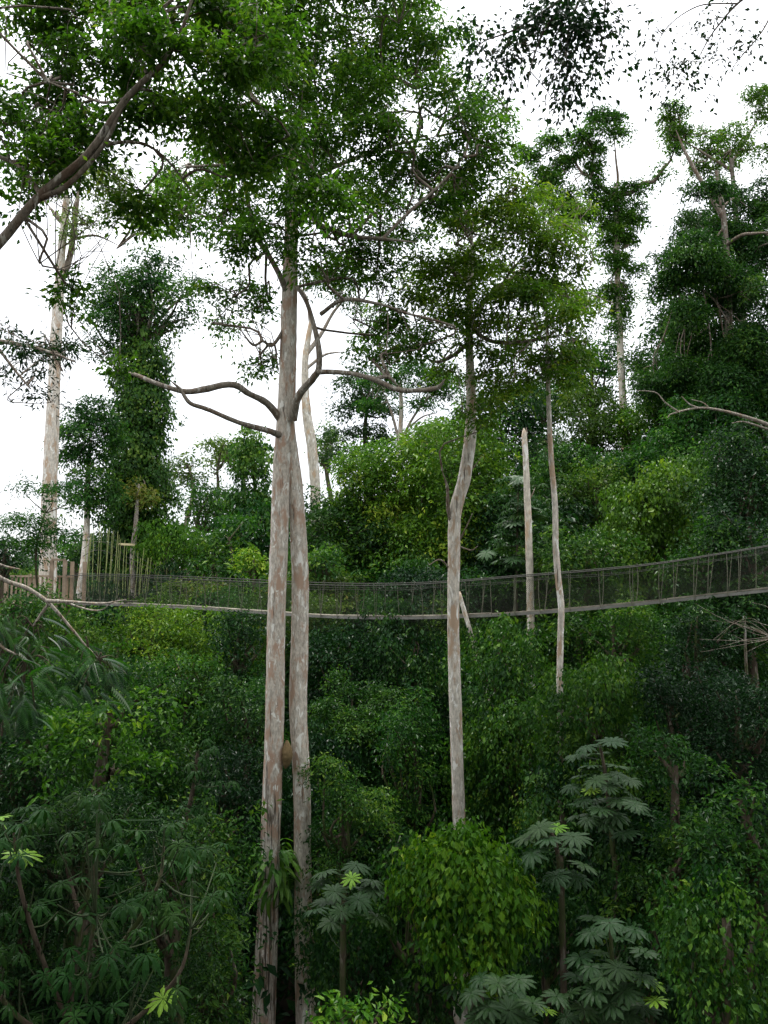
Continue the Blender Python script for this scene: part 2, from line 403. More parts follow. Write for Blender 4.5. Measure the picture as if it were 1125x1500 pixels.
SEED = [100]
def tree(name, label, cat, px, py, w, h, d, kind='dome', pal='mid', leaf=None, dens=1.0, tint=.4, bark='brown', mode='spray',
         asp=.45, depth=.85, group=None, extra=(), droop=.35, low=.35, upb=.9, skirt=0.0, grow=1.0, tr=1.0, bx=None):
    """a tree or shrub: its crown seen at photo px,py with size w x h, at distance d; the trunk stands on the slope below it"""
    SEED[0] += 1; rng = np.random.default_rng(SEED[0])
    c = at(px, py, d); k = d / F
    w *= grow; h *= grow
    rx, rz = w / 2 * k, h / 2 * k; ry = rx * depth
    lobes = auto_lobes(c, rx, ry, rz, kind, rng)
    for (ex, ey, ew, eh, ed) in extra:
        cc = at(ex, ey, d + ed); lobes.append((cc, np.array([ew / 2 * k, ew / 2 * k, eh / 2 * k])))
    bx = c[0] if bx is None else at(bx, py, d)[0]; by = c[1] + .1
    base = np.array([bx, by, float(terrain(bx, by))])
    o = thing(name, label, cat, base, group)
    if skirt > 0:                                  # hanging greenery down towards the slope
        z0, z1 = c[2] - rz * .5, max(base[2], c[2] - rz - skirt)
        for q_ in range(int(6 + 2 * (z0 - z1))):
            a_ = rng.uniform(0, 6.28); zz = z0 + (z1 - z0) * rng.uniform(.1, 1); f_ = rng.uniform(.3, .8); s_ = rng.uniform(.28, .45)
            lobes.append((np.array([c[0] + math.cos(a_) * rx * f_, c[1] + math.sin(a_) * ry * f_, zz]), np.array([rx * s_, ry * s_, rx * s_ * 1.1])))
    tk = Quads()
    hgt = max(1.5, c[2] - base[2])
    r0 = float(np.clip(.014 * hgt + .02 * rx, .06, .45)) * tr
    skeleton(tk, base, c + [0, 0, rz * .3], r0, [l for l in lobes if l[0][2] > c[2] - rz * .6] if kind != 'tower' else [], rng, zmin=c[2] - rz * .9, flat=kind == 'layer')
    tk.build('trunk', BM[bark], o, base)
    lp = max(5.8 if skirt else 5.4, (leaf or .16) * F / d); L = lp * d / F
    A = cover(lobes, d) * (.5 if kind != 'tower' else .75)
    nl = 12; N = dens * 2.9 * A / (.30 * lp * lp * (asp / .45))
    ns = max(60, int(N / nl))
    C, Nn, kk = lobe_sprays(lobes, ns, rng, mode=mode, low=low, upb=upb)
    tl = rng.normal(0, .15, len(lobes))[kk] + tint
    f = Foliage()
    sel = rng.uniform(0, 1, len(C)) < .16           # some sprays of another, larger-leaved climber
    f.sprays(C[~sel], Nn[~sel], L * 2.4, nl, L, asp, droop, tl[~sel], rng, mode, big=lp > 13)
    f.sprays(C[sel], Nn[sel], L * 2.6, 8, L * 1.45, asp * 1.15, droop, tl[sel] + .08, rng, mode, big=lp > 11, caps=0)
    nsh = 3 if name == 'leafy_bush' else int(np.clip(A / 420, 8, 34)); cc = np.array([l[0] for l in lobes]).mean(0)
    for q_ in rng.choice(len(C), nsh):              # shoots and hanging strands that break the outline
        dv = unit(C[q_] - cc); dn = rng.uniform() < .35
        dv = unit(dv * .8 + rng.normal(0, .4, 3) + ([0, 0, -1.2] if dn else [0, 0, .7])); ln = rng.uniform(.2, .5) * min(rx, rz) + .15
        st = np.linspace(.15, 1, 6)[:, None]; pp = C[q_] + dv * ln * st + np.array([0, 0, -.35 * ln]) * st ** 2
        f.sprays(pp, np.tile([0, -.3, 1.], (6, 1)) + rng.normal(0, .4, (6, 3)), L * 1.3, 5, L * rng.uniform(.85, 1.3), asp, .5, tint + rng.normal(.05, .12), rng, mode, big=lp > 13, caps=0)
    f.build('crown', LM[pal], o, base); NL[0] += f.nl
    return o

# ------------------------------------------------------------------ twin-trunked tree in the middle
def px_lobes(lst, d, rng, sd=.5):
    k = d / F; L = []
    for e in lst:
        px, py, rx, ry = e[:4]; dd = e[4] if len(e) > 4 else rng.uniform(-1, 1) * 2.2
        L.append((at(px, py, d + dd), np.array([rx * k, rx * k * .9, ry * k])))
    return L

def sublobes(lobes, n, rng):
    """break each lobe into smaller flattened clumps"""
    out = []
    for c, r in lobes:
        for q in range(n):
            dd = unit(rng.normal(0, 1, 3)) * rng.uniform(.25, .85) ; s = rng.uniform(.3, .52)
            out.append((c + dd * r, r * np.array([s, s, s * .75])))
    return out

def crown_part(o, base, lobes, d, pal, rng, leaf=.13, dens=1.0, tint=.4, asp=.42, nsub=5, name='crown', droop=.4, mode='spray', inner=.25, nl=11, rsf=2.3, low=.55, upb=.9, caps=.4, gap=0):
    sl = sublobes(lobes, nsub, rng) if nsub else lobes
    lp = max(5.4, leaf * F / d); L = lp * d / F
    N = dens * 3.4 * cover(lobes, d) / (.30 * lp * lp * (asp / .45))
    C, Nn, kk = lobe_sprays(sl, max(30, int(N / nl)), rng, inner=inner, low=low, mode=mode, upb=upb)
    if gap > 0:                                     # holes where the sky shows through
        ph = rng.uniform(0, 6.28, 6); w_ = 6.28 / (gap * np.array([1.0, 1.0, .7]))
        g_ = np.sin(C[:, 0] * w_[0] + ph[0] + 1.5 * np.sin(C[:, 2] * w_[2] * .6 + ph[1])) + np.sin(C[:, 2] * w_[2] + ph[2] + 1.5 * np.sin(C[:, 0] * w_[0] * .7 + ph[3])) + .6 * np.sin(C[:, 1] * w_[1] + ph[4])
        kp = g_ > -.85; C, Nn, kk = C[kp], Nn[kp], kk[kp]
    tl = rng.normal(0, .1, len(sl))[kk] + tint
    f = Foliage(); f.sprays(C, Nn, L * rsf, nl, L, asp, droop, tl, rng, mode, big=lp > 13, caps=caps)
    NL[0] += f.nl
    f.build(name, LM[pal], o, base)
    return C

def branchlets(tk, starts, lobes, C, rng, r=.05, per=5, wig=.26):
    """crooked branches: from the nearest start point into each lobe, then twigs to sprays near it"""
    S = np.array(starts)
    for c, rr in lobes:
        p = S[np.argmin(((S - c) ** 2).sum(1) + rng.uniform(0, 1.0, len(S)))]
        ln = np.linalg.norm(c - p)
        pts = [p] + [p + (c - p) * t + rng.normal(0, wig * min(ln, 3) * .5, 3) for t in (.3, .55, .8)] + [c]
        tk.tube(pts, [r, r * .8, r * .65, r * .5, r * .35], 12, 5, .06, rng)
        m = ((C - c) ** 2).sum(1)
        near = np.argsort(m)[:290]
        for q in rng.choice(near, min(per, len(near)), replace=False):
            e = C[q]; s = pts[rng.integers(2, 5)]; l2 = np.linalg.norm(e - s)
            tk.tube([s, s + (e - s) * .4 + rng.normal(0, .14 * l2, 3), s + (e - s) * .75 + rng.normal(0, .1 * l2, 3), e], [r * .38, r * .3, r * .22, r * .1], 8, 4, 0, rng)

def pts(lst, d):
    return [at(e[0], e[1], d + (e[2] if len(e) > 2 else 0)) for e in lst]

rng = np.random.default_rng(11)
D = 20.0; k = D / F
pA = at(395, 1500, D)
base = np.array([pA[0], D, float(terrain(pA[0], D))])
o = thing('twin_trunk_tree', 'tall forest tree whose two blotchy pink-grey trunks fuse into one below a huge crown', 'tree', base)
tA = Quads().tube([base + [-.25, 0, -.4], *pts([(385.5, 1500), (391, 1360), (394, 1280), (399, 1150), (403, 1030), (405, 900), (409, 790), (412, 690), (416, 640), (421, 560), (424, 440), (427, 330), (428, 215)], D)],
      [.40, 16 * k, 15 * k, 14 * k, 14 * k, 13.5 * k, 13 * k, 12.6 * k, 12.5 * k, 13 * k, 13 * k, 12 * k, 10 * k, 7 * k], 150, 24, .02, rng, flute=.05)
tA.build('trunk', BM['twin_old'], o, base)
tB = Quads().tube([at(460, 1500, D + .3) * [1, 1, 0] + [0, 0, base[2] - .4], *pts([(448, 1500, .3), (445, 1380, .3), (443.5, 1280, .3), (442, 1150, .3), (437, 1030, .3), (440, 900, .3), (438, 800, .25), (432, 715, .2), (425, 660, .12), (421, 620, .05), (423, 560, .0)], D)],
      [.38, 14 * k, 13 * k, 12.3 * k, 12.6 * k, 12.6 * k, 12.3 * k, 12 * k, 12 * k, 12 * k, 11 * k, 6 * k], 140, 24, .02, rng, flute=.045)
tB.build('trunk', BM['twin'], o, base)
limbs = [
 ([(414, 618, 0), (390, 590, -.4), (365, 577, -.7), (340, 563, -1), (300, 570, -1.2), (268, 573, -1.4), (225, 560, -1.4), (196, 548, -1.2), (172, 545, -1)], [8, 6.5, 5.5, 6, 6, 5, 4, 3.2, 2]),
 ([(412, 638, -.1), (390, 630, -.5), (350, 619, -.9), (305, 600, -1.2), (278, 590, -1.4), (264, 570, -1.45), (250, 558, -1.6)], [7, 5.5, 4.5, 4.2, 3.6, 3, 2]),
 ([(428, 615, -.2), (437, 580, -.5), (458, 555, -.8), (467, 538, -1), (466, 505, -1.1), (458, 470, -1), (448, 440, -1), (435, 420, -.8), (425, 405, -.7)], [8.5, 7.5, 6.5, 6, 5, 4.4, 4, 3.6, 3]),
 ([(466, 545, -1), (490, 545, -1.2), (520, 548, -1.4), (548, 556, -1.6), (580, 570, -1.6), (610, 572, -1.8), (640, 568, -2), (652, 555, -2.1)], [5, 4.2, 4.2, 5, 4.6, 4.2, 4, 2.5]),
 ([(545, 556, -1.6), (562, 552, -1.6), (572, 554, -1.6), (585, 568, -1.6)], [3.4, 3.4, 3.2, 3]),
 ([(424, 440, 0), (408, 400, -.3), (388, 365, -.5), (372, 340, -.7), (362, 290, -.8), (350, 240, -.9)], [7, 5.5, 5, 5, 3.8, 2.5]),
 ([(432, 330, 0), (450, 315, -.6), (470, 330, -1), (510, 345, -1.4), (560, 350, -1.8), (610, 355, -2)], [6, 5, 4.4, 4, 3.2, 2]),
 ([(470, 460, -1), (500, 440, -1.5), (540, 442, -2), (590, 455, -2.2)], [4, 3.6, 3, 2]),
 ([(430, 300, .1), (455, 265, .8), (500, 240, 1.4), (570, 215, 2), (640, 200, 2)], [6, 5, 4.5, 3.8, 2]),
 ([(428, 260, .1), (410, 200, .6), (370, 140, 1.2), (330, 90, 1.6)], [6, 5, 4, 2]),
 ([(428, 222, 0), (440, 160, .2), (460, 90, .3), (470, 0, .4), (475, -100, .4), (480, -190, .4)], [7, 6, 5, 4, 3, 1.5]),
 ([(424, 470, 0), (400, 505, -.3), (385, 500, -.5), (370, 505, -.7), (350, 480, -1)], [4, 3, 2.6, 2.4, 1.6]),
 ([(560, 290, 1), (600, 230, .4), (615, 180, 0), (610, 130, 0)], [4.5, 4, 3.4, 2]),
 ([(560, 350, -1.8), (600, 310, -1.8), (640, 275, -1.8), (680, 230, -1.8)], [3.2, 3, 2.5, 1.6]),
]
starts = []
for L_, rr in limbs:
    Pq = pts(L_, D); starts += list(catmull(Pq, 9)[3:])
    Quads().tube(Pq, [r_ * k * .78 for r_ in rr[:-1]] + [.6 * k], 34, 9, .05, rng).build('limb', BM['limb_pale'], o, base)
main_lobes = px_lobes([(e[0], e[1], e[2] * 1.16, e[3] * 1.22, *e[4:]) for e in [(430, 60, 85, 50), (520, 45, 85, 45), (335, 115, 75, 48), (600, 105, 75, 45), (480, 140, 80, 45), (655, 150, 50, 38), (690, 185, 48, 36),
   (560, 195, 75, 42), (395, 200, 62, 40), (305, 235, 55, 42), (640, 235, 70, 36), (470, 245, 60, 40, 1.5), (335, 295, 65, 36), (270, 318, 40, 34), (555, 290, 66, 32),
   (375, 350, 48, 28, -2), (330, 350, 45, 32), (500, 300, 50, 32, -2), (345, 430, 44, 38), (385, 455, 30, 24, 1), (378, 535, 30, 22, .4), (400, 530, 18, 16, .5), (560, 470, 48, 38), (606, 510, 44, 30), (540, 500, 30, 26),
   (640, 480, 30, 28), (455, 380, 38, 22, -2), (500, 400, 42, 24), (560, 395, 44, 22), (430, 300, 30, 20, -2.2), (590, 350, 50, 24), (250, 280, 30, 26), (700, 245, 34, 28),
   (350, 30, 60, 30), (600, 30, 60, 30), (470, -20, 90, 30), (560, 520, 40, 20), (640, 300, 40, 26), (420, 120, 60, 36, -2), (545, 130, 60, 36, -2), (300, 160, 60, 40), (440, 190, 50, 30, -2), (620, 60, 70, 40), (520, 90, 70, 40), (400, 90, 60, 40), (720, 215, 40, 30), (740, 170, 24, 20), (700, 150, 40, 26), (680, 280, 40, 26), (600, 260, 50, 26), (240, 250, 30, 24), (230, 330, 22, 20), (410, 330, 40, 22, -2), (330, 480, 26, 16), (520, 360, 50, 24), (450, 200, 50, 30, -2.4), (440, 270, 40, 22, -2.4), (430, -90, 90, 44), (560, -80, 80, 44), (330, -70, 70, 44), (480, -170, 90, 50), (560, -40, 70, 36, -2), (390, -40, 70, 36, -2)]], D, rng)
Cc = crown_part(o, base, main_lobes, D, 'crown', rng, leaf=.14, dens=1.0, tint=.5, nsub=9, nl=9, rsf=2.0, caps=.22, gap=1.1)
tw = Quads(); branchlets(tw, starts, main_lobes, Cc, rng, .042, 6); tw.build('branch', BM['limb'], o, base)['kind'] = 'stuff'

# termite nest and fern growing on the left trunk
q = at(420, 1104, D - .1); tn = Quads()
a = np.linspace(0, 1, 12); prof = .15 * np.sin(math.pi * a) ** .6 * (.75 + .5 * (1 - a))
tn.tube([q + [0, 0, .33], q + [.01, 0, .1], q + [.01, 0, -.12], q + [-.03, 0, -.36]], [.02, .07, .11, .13, .145, .14, .12, .09, .02], 22, 14, .05, rng)
bq = q + [0, 0, -.36]
tno = tn.build('termite_nest', M_nest, None, bq); tno.location = bq
tno['label'] = 'brown oval termite nest clinging to the side of the left twin trunk'; tno['category'] = 'termite nest'

q = at(402, 1282, D - .3)
fe = thing('trunk_fern', 'bushy fern with strap leaves growing round the left twin trunk', 'fern', q)
def strap_mesh(name, n=7, L=.55, w=.055, mat=None):
    t = np.linspace(0, 1, n); V = []; Fq = []
    for i_, u in enumerate(t):
        ww = w * (math.sin(math.pi * min(1, u * .92 + .08)) ** .7); x = L * (u - .25 * u * u); z = L * (.35 * u - 1.0 * u * u)
        V += [(x, -ww, z), (x, 0, z - .012), (x, ww, z)]
    for i_ in range(n - 1):
        b_ = i_ * 3; Fq += [(b_, b_ + 3, b_ + 4, b_ + 1), (b_ + 1, b_ + 4, b_ + 5, b_ + 2)]
    me = bpy.data.meshes.new(name); me.from_pydata(V, [], Fq); me.materials.append(mat)
    at_ = me.attributes.new('tint', 'FLOAT', 'POINT'); at_.data.foreach_set('value', np.linspace(.45, .85, len(V)).astype(np.float32))
    return me
sm = strap_mesh('strap_leaf', L=.5, w=.05, mat=LM['mid'])
for i_ in range(90):
    fr = bpy.data.objects.new('frond', sm); COL.objects.link(fr); fr.parent = fe
    a_ = rng.uniform(0, 6.28); zz = rng.uniform(-.55, .62)
    rr_ = .3
    fr.location = (math.cos(a_) * rr_ - .06, math.sin(a_) * rr_ + .3, zz)
    fr.rotation_euler = (rng.normal(0, .25), rng.normal(.1, .35), a_ + rng.normal(0, .3)); s_ = rng.uniform(.7, 1.35); fr.scale = (s_, s_, s_)

# ------------------------------------------------------------------ bent pale tree, slender tree, pale stub trunk
def pole_tree(name, label, path, rad, d, bark, lobes, pal, leaf, dens, tint, seed, limb_defs=(), nsub=5, br=.03, per=5, group=None, mode='spray', crown=True, asp=.42, m=14, flute=.03, branch_bark='limb', low=.55):
    rng = np.random.default_rng(seed); k = d / F
    P = pts(path, d); b = P[0].copy(); b[2] = float(terrain(b[0], b[1]))
    o = thing(name, label, 'tree', b, group)
    P0 = [b - [0, 0, .3], b * .5 + P[0] * .5, b * .2 + P[0] * .8, b * .07 + P[0] * .93] + P if P[0][2] > b[2] + .5 else P
    rd = [rad[0] * k * 1.25, rad[0] * k * 1.12, rad[0] * k * 1.05, rad[0] * k] + [r * k for r in rad] if P0 is not P else [r * k for r in rad]
    Quads().tube(P0, rd, max(40, 6 * len(P0)), m, .03, rng, flute=flute).build('trunk', BM[bark], o, b)
    st = list(catmull(P, 14)[-4:])
    for L_, rr in limb_defs:
        Pq = pts(L_, d); st += list(catmull(Pq, 8)[2:])
        Quads().tube(Pq, [r * k for r in rr[:-1]] + [.5 * k], 24, 7, .05, rng).build('limb', BM[branch_bark], o, b)
    if crown:
        lb = px_lobes(lobes, d, rng)
        C = crown_part(o, b, lb, d, pal, rng, leaf=leaf, dens=dens, tint=tint, nsub=nsub, mode=mode, asp=asp, low=low, gap=.9 if d < 25 else 0, caps=.4 if d < 45 else .15)
        tw = Quads(); branchlets(tw, st, lb, C, rng, br, per); tw.build('branch', BM[branch_bark], o, b)['kind'] = 'stuff'
    return o

bent = pole_tree('pale_tree', 'pale mottled S-bent trunk rising from a bright bush in front of the walkway',
   [(673, 1225), (670, 1130), (666, 1000), (664, 900), (665, 820), (667, 750), (680, 700), (689, 640), (690, 580), (688, 520), (688, 440), (692, 360)],
   [9, 9, 8.8, 8.5, 9, 9, 9.5, 9.2, 7.5, 6, 5, 4], 22.0, 'pale',
   [(690, 330, 55, 32), (750, 285, 50, 30), (635, 385, 48, 30), (720, 395, 62, 36), (795, 350, 50, 30), (670, 455, 55, 34), (755, 465, 62, 36), (705, 535, 48, 26), (640, 545, 34, 22),
    (610, 440, 36, 26), (800, 300, 40, 26), (755, 340, 50, 26), (845, 395, 34, 24), (730, 560, 36, 20), (715, 600, 34, 26), (600, 400, 30, 22), (680, 275, 40, 24), (650, 330, 36, 24), (690, 465, 30, 20, -1.2), (695, 420, 36, 22, -1.2), (690, 375, 36, 22, -1.2), (690, 500, 24, 14, -1), (850, 300, 24, 16), (860, 350, 24, 18), (830, 330, 30, 20), (660, 260, 30, 20), (740, 440, 50, 28), (790, 420, 44, 28), (840, 450, 36, 26), (720, 330, 50, 28), (780, 520, 40, 24), (680, 400, 50, 24), (640, 440, 36, 22), (850, 520, 30, 24), (800, 400, 50, 34), (840, 340, 40, 30), (775, 320, 44, 28), (820, 430, 44, 28), (860, 450, 26, 24)],
   'crown', .14, 1.0, .6, 21,
   [([(688, 500), (665, 520, -.3), (640, 530, -.5), (615, 520, -.6)], [4, 3, 2.4, 1.5]), ([(688, 470), (720, 430, .4), (760, 400, .8), (800, 360, 1)], [4.5, 4, 3, 2]),
    ([(690, 480), (720, 500, -.4), (770, 500, -.8), (830, 490, -1)], [3.6, 3, 2.6, 1.5]), ([(690, 430), (665, 400, -.3), (640, 380, -.5)], [3.6, 3, 1.6]),
    ([(667, 775, 0), (657, 750, -.1), (655, 715, -.2), (648, 690, -.3)], [4, 3, 2.2, 1]), ([(680, 705), (690, 690, .1), (706, 668, .2)], [1.4, 1.1, .6]),
    ([(674, 790), (684, 770, -.2), (692, 752, -.3)], [1.4, 1, .5]), ([(660, 835), (645, 820, -.2), (628, 828, -.3)], [1.5, 1.1, .6]), ([(672, 800), (690, 806, -.1), (700, 800, -.2)], [1.2, 1, .5])])
pole_tree('slender_tree', 'thinnest crooked grey trunk in front of the walkway, beside the white stub trunk',
   [(820, 995), (821, 930), (822, 890), (818, 850), (814, 800), (813, 740), (808, 680), (804, 600), (802, 520), (800, 440)],
   [4.6, 4.6, 4.8, 4.8, 4.4, 4.2, 4, 3.4, 2.6, 2], 21.0, 'pale',
   [(800, 530, 50, 34), (780, 425, 42, 28), (830, 555, 38, 24), (850, 500, 34, 26), (830, 450, 40, 28), (770, 560, 34, 22), (760, 510, 34, 24), (810, 480, 40, 24)],
   'crown', .14, 1.1, .6, 22, [([(802, 540), (830, 510, .3), (860, 480, .5)], [2.2, 1.8, 1]), ([(803, 560), (780, 540, .2), (760, 520, .4)], [2.2, 1.8, 1])], br=.02)
pole_tree('stub_trunk', 'white broken-topped trunk behind the walkway, left of the slender grey trunk',
   [(777, 885), (776, 840), (774, 770), (772, 720), (770, 670), (768, 638), (767.5, 627)], [5.6, 5.4, 5, 4.8, 4.4, 3.8, .8], 31.0, 'white', [], 'mid', .14, 1, .4, 23, [([(768, 645), (771, 636), (771, 626, .1)], [2, 1.4, .4]), ([(772, 735), (779, 726), (784, 714, .1)], [1.6, 1, .4])], crown=False, m=12)

# ------------------------------------------------------------------ skyline trees
pole_tree('platform_tree', 'towering pale trunk through the wooden platform, forked high up under thin leaves',
   [(68, 900), (70, 850), (71, 780), (74, 700), (78, 600), (82, 500), (87, 420), (90, 370), (96, 310), (97, 270)],
   [12, 12, 11.5, 10.5, 9.4, 8.4, 7.4, 6, 5.4, 3.5], 38.0, 'pale',
   [(185, 300, 55, 32), (120, 330, 34, 24), (240, 285, 44, 32), (60, 265, 40, 26), (160, 260, 44, 28), (110, 240, 40, 26), (225, 330, 30, 18)],
   'pale', .2, .7, .35, 31, [([(87, 415), (100, 385, .3), (107, 350, .5), (112, 300, .8), (118, 270, 1)], [6.5, 5, 4.5, 4, 2.5]), ([(96, 330), (82, 315, .2), (70, 300, .3)], [5, 4, 2]),
    ([(108, 350, .5), (140, 345, 1), (175, 360, 1.4)], [2.4, 1.8, 1])], br=.06, per=4)
tree('vine_column_tree', 'round dark crown on top of a column fully wrapped in climbing vines', 'tree', 205, 450, 140, 130, 52, 'dome', 'mid', dens=1.5, tint=.3, bark='grey',
     extra=[(150, 475, 60, 38, -2), (265, 432, 56, 40, -2), (138, 503, 36, 24, 0), (255, 482, 44, 30, 0), (170, 402, 56, 34, 0), (237, 392, 56, 30, 0), (122, 450, 34, 22, 0), (290, 418, 36, 26, 0), (278, 464, 34, 20, 0), (212, 374, 44, 20, 0), (160, 522, 28, 16, 0), (185, 510, 60, 60, 0), (225, 500, 60, 60, 0)])
tree('climbing_vine', 'tall curtain of climbing vine clothing the column under the round crown', 'vine', 207, 690, 84, 330, 51.3, 'tower', 'mid', dens=2.4, tint=.45, bark='grey', mode='drape', asp=.7,
     extra=[(190, 790, 80, 130, 0), (228, 800, 76, 110, 0), (213, 600, 78, 90, 0), (208, 540, 78, 90, 0), (200, 660, 84, 90, 0), (215, 720, 80, 90, 0), (190, 720, 60, 90, -1)])
tree('yellow_sapling', 'thin pale sapling with lime-yellow leaves against the vine-wrapped column', 'sapling', 203, 715, 34, 38, 48, 'layer', 'olive', dens=1.2, tint=.95, bark='dead')
tree('shaggy_tree', 'ragged tree with drooping sprays and pale trunk between platform trunk and vine column', 'tree', 132, 668, 74, 165, 46, 'tower', 'mid', dens=1.5, tint=.4, bark='pale',
     extra=[(128, 640, 90, 40, 0), (150, 620, 50, 30, 0), (112, 670, 50, 24, 0), (145, 740, 40, 40, 0)])
tree('airy_tree', 'open tree on twin reddish stems with sky through it, right of vine column', 'tree', 275, 690, 62, 70, 72, 'layer', 'olive', dens=.55, tint=.3, bark='limb')
tree('layered_tree', 'drooping layered tree with dark olive sprays left of the small vine tower', 'tree', 318, 700, 66, 110, 76, 'layer', 'olive', dens=.75, tint=.25)
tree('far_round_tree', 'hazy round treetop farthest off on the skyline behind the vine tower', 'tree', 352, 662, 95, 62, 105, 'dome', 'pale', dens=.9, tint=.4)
tree('vine_tower', 'small pointed tower of bright vine left of the twin trunks', 'vine', 370, 705, 62, 150, 55, 'tower', 'mid', dens=2.2, tint=.55, mode='drape', asp=.6)
tree('vine_skirt', 'dark vine mound spreading at the foot of the small vine tower', 'vine', 380, 780, 130, 110, 53, 'mound', 'mid', dens=1.1, tint=.35, mode='drape', asp=.6)
tree('left_low_tree', 'feathery low tree in front of the pale platform trunk at left edge', 'tree', 68, 758, 125, 105, 33, 'layer', 'mid', dens=2.0, tint=.4, asp=.3, tr=.35, bx=12, extra=[(36, 812, 46, 26, 0), (100, 720, 60, 30, 0), (20, 780, 50, 40, 0)])
tree('edge_shrub', 'dark shrub at the left picture edge beside the platform', 'shrub', 8, 815, 60, 80, 30, 'dome', 'dark', dens=1, tint=.45)
tree('backlot_tree', 'pale green treetop low behind the platform', 'tree', 110, 800, 90, 60, 62, 'dome', 'mid', dens=1, tint=.5)
tree('flat_spray_tree', 'tree of flat dark sprays on the skyline between vine column and vine tower', 'tree', 300, 745, 110, 80, 64, 'dome', 'mid', dens=.8, tint=.35)
tree('hedge_tree', 'low rounded dark tree behind the bright thicket, left of the vine skirt', 'tree', 300, 800, 120, 80, 56, 'dome', 'mid', dens=1, tint=.5)
tree('gap_tree', 'low dark green tree in the gap between platform posts and vine column', 'tree', 150, 810, 90, 80, 52, 'dome', 'dark', dens=1, tint=.5)
tree('bright_thicket', 'bright leafy thicket behind the yellow-green hanger ropes', 'shrub', 250, 800, 130, 76, 47, 'mound', 'bright', dens=1, tint=.35, mode='drape')
tree('fan_leaf_shrub', 'mid-green shrub with big layered leaves left of twin trunks above the walkway', 'shrub', 335, 800, 110, 90, 45, 'layer', 'mid', leaf=.3, dens=1, tint=.4)
tree('lime_shrub', 'yellow-lime shrub just above the handrail beside the left twin trunk', 'shrub', 372, 828, 56, 56, 41, 'dome', 'bright', dens=1, tint=.72)
tree('rail_shrub', 'dull olive shrub behind the net midway between platform and twin trunks', 'shrub', 300, 865, 150, 46, 40, 'dome', 'olive', dens=.9, tint=.5)
tree('rail_shrub', 'light olive shrub behind the net right of the twin trunks', 'shrub', 500, 870, 110, 70, 36, 'mound', 'olive', dens=.9, tint=.45)
pole_tree('white_trunk_tree', 'white bare trunk behind and just right of the fused twin trunk',
   [(462, 715), (460, 690), (456, 650), (450, 610), (447, 570), (448, 520), (456, 470)], [7.5, 7.5, 7.5, 7, 6, 5, 3.5], 60, 'white',
   [(500, 430, 40, 26), (470, 400, 40, 26), (530, 460, 30, 20)], 'mid', .2, .5, .4, 33,
   [([(448, 520), (470, 490), (490, 455), (515, 430)], [3.6, 3, 2.4, 1.4]), ([(449, 540), (475, 520), (505, 515)], [2.6, 2, 1]), ([(455, 475), (450, 440), (440, 420)], [3, 2.4, 1.2])], br=.07, m=12, branch_bark='dead')
tree('tiered_tree', 'blackish tree with flat tiered branches right of the white bare trunk', 'tree', 540, 610, 100, 160, 76, 'layer', 'dark', dens=2.4, tint=.55, bark='brown', extra=[(520, 640, 90, 22, 0), (515, 670, 80, 24, 0), (530, 600, 80, 18, 0), (525, 570, 70, 20, 0)])
pole_tree('umbrella_tree', 'flat-topped tree with thin white trunk and bare spreading arms on the ridge',
   [(585, 690), (586, 640), (588, 600), (586, 560)], [3.6, 3.6, 3.2, 2.4], 72, 'white',
   [(560, 560, 50, 12), (630, 555, 50, 12), (595, 545, 60, 12), (680, 560, 40, 12), (540, 590, 34, 9), (650, 580, 40, 9), (610, 590, 30, 8), (700, 590, 30, 10)], 'mid', .2, 1.3, .5, 34,
   [([(586, 650), (575, 610), (565, 580)], [2.4, 2, 1]), ([(586, 650), (603, 615), (625, 585), (650, 570)], [2.4, 2, 1.6, 1]), ([(600, 625), (620, 610), (640, 605)], [1.6, 1.2, .8])], br=.05, m=10, nsub=4, branch_bark='dead')
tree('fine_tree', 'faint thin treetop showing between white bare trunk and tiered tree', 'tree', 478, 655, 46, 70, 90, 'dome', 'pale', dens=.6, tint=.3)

# ------------------------------------------------------------------ hillside trees behind the walkway
tree('spreading_tree', 'yellow-topped broad tree on the hillside above the handrail, right of twin trunks', 'tree', 545, 730, 150, 150, 43, 'dome', 'bright', leaf=.22, dens=1.2, tint=.5, extra=[(590, 690, 80, 40, 0), (520, 700, 60, 40, -1)], grow=1.15, skirt=3.0)
tree('bright_dome_tree', 'big bright green dome-shaped tree behind the bend of the pale trunk', 'tree', 660, 735, 170, 230, 41, 'dome', 'bright', leaf=.22, dens=1.2, tint=.48, extra=[(650, 640, 100, 50, 0), (610, 780, 60, 60, -1), (700, 720, 70, 60, -1)], grow=1.15, skirt=3.0)
tree('gold_topped_tree', 'rounded tree with golden-green new leaves on the ridge behind the bright dome', 'tree', 655, 650, 120, 70, 50, 'dome', 'olive', dens=1.1, tint=.6, grow=1.15, skirt=3.0)
tree('dark_hill_tree', 'dark dense tree filling the gap left of the white stub trunk top', 'tree', 735, 640, 120, 170, 52, 'dome', 'dark', dens=1, tint=.55, grow=1.15, skirt=3.0)
tree('dark_hollow_tree', 'dark spreading tree over the black hollow under the yellow-topped tree', 'tree', 500, 775, 130, 110, 42, 'dome', 'mid', dens=1, tint=.25, grow=1.15, skirt=3.0)
tree('soft_mound', 'soft round light-green mound touching the handrail beside the right twin trunk', 'shrub', 475, 828, 80, 52, 36, 'mound', 'mid', dens=1, tint=.55, grow=1.15, skirt=3.0)
tree('ridge_tree', 'tree with mixed brownish vines on the crest left of the orange trunk', 'tree', 865, 640, 120, 110, 50, 'dome', 'olive', dens=1.05, tint=.2, grow=1.15, skirt=3.0)
tree('ridge_tree', 'fresh green treetop at the foot of the tall orange trunk', 'tree', 935, 640, 110, 80, 48, 'dome', 'bright', dens=1, tint=.3, grow=1.15, skirt=3.0)
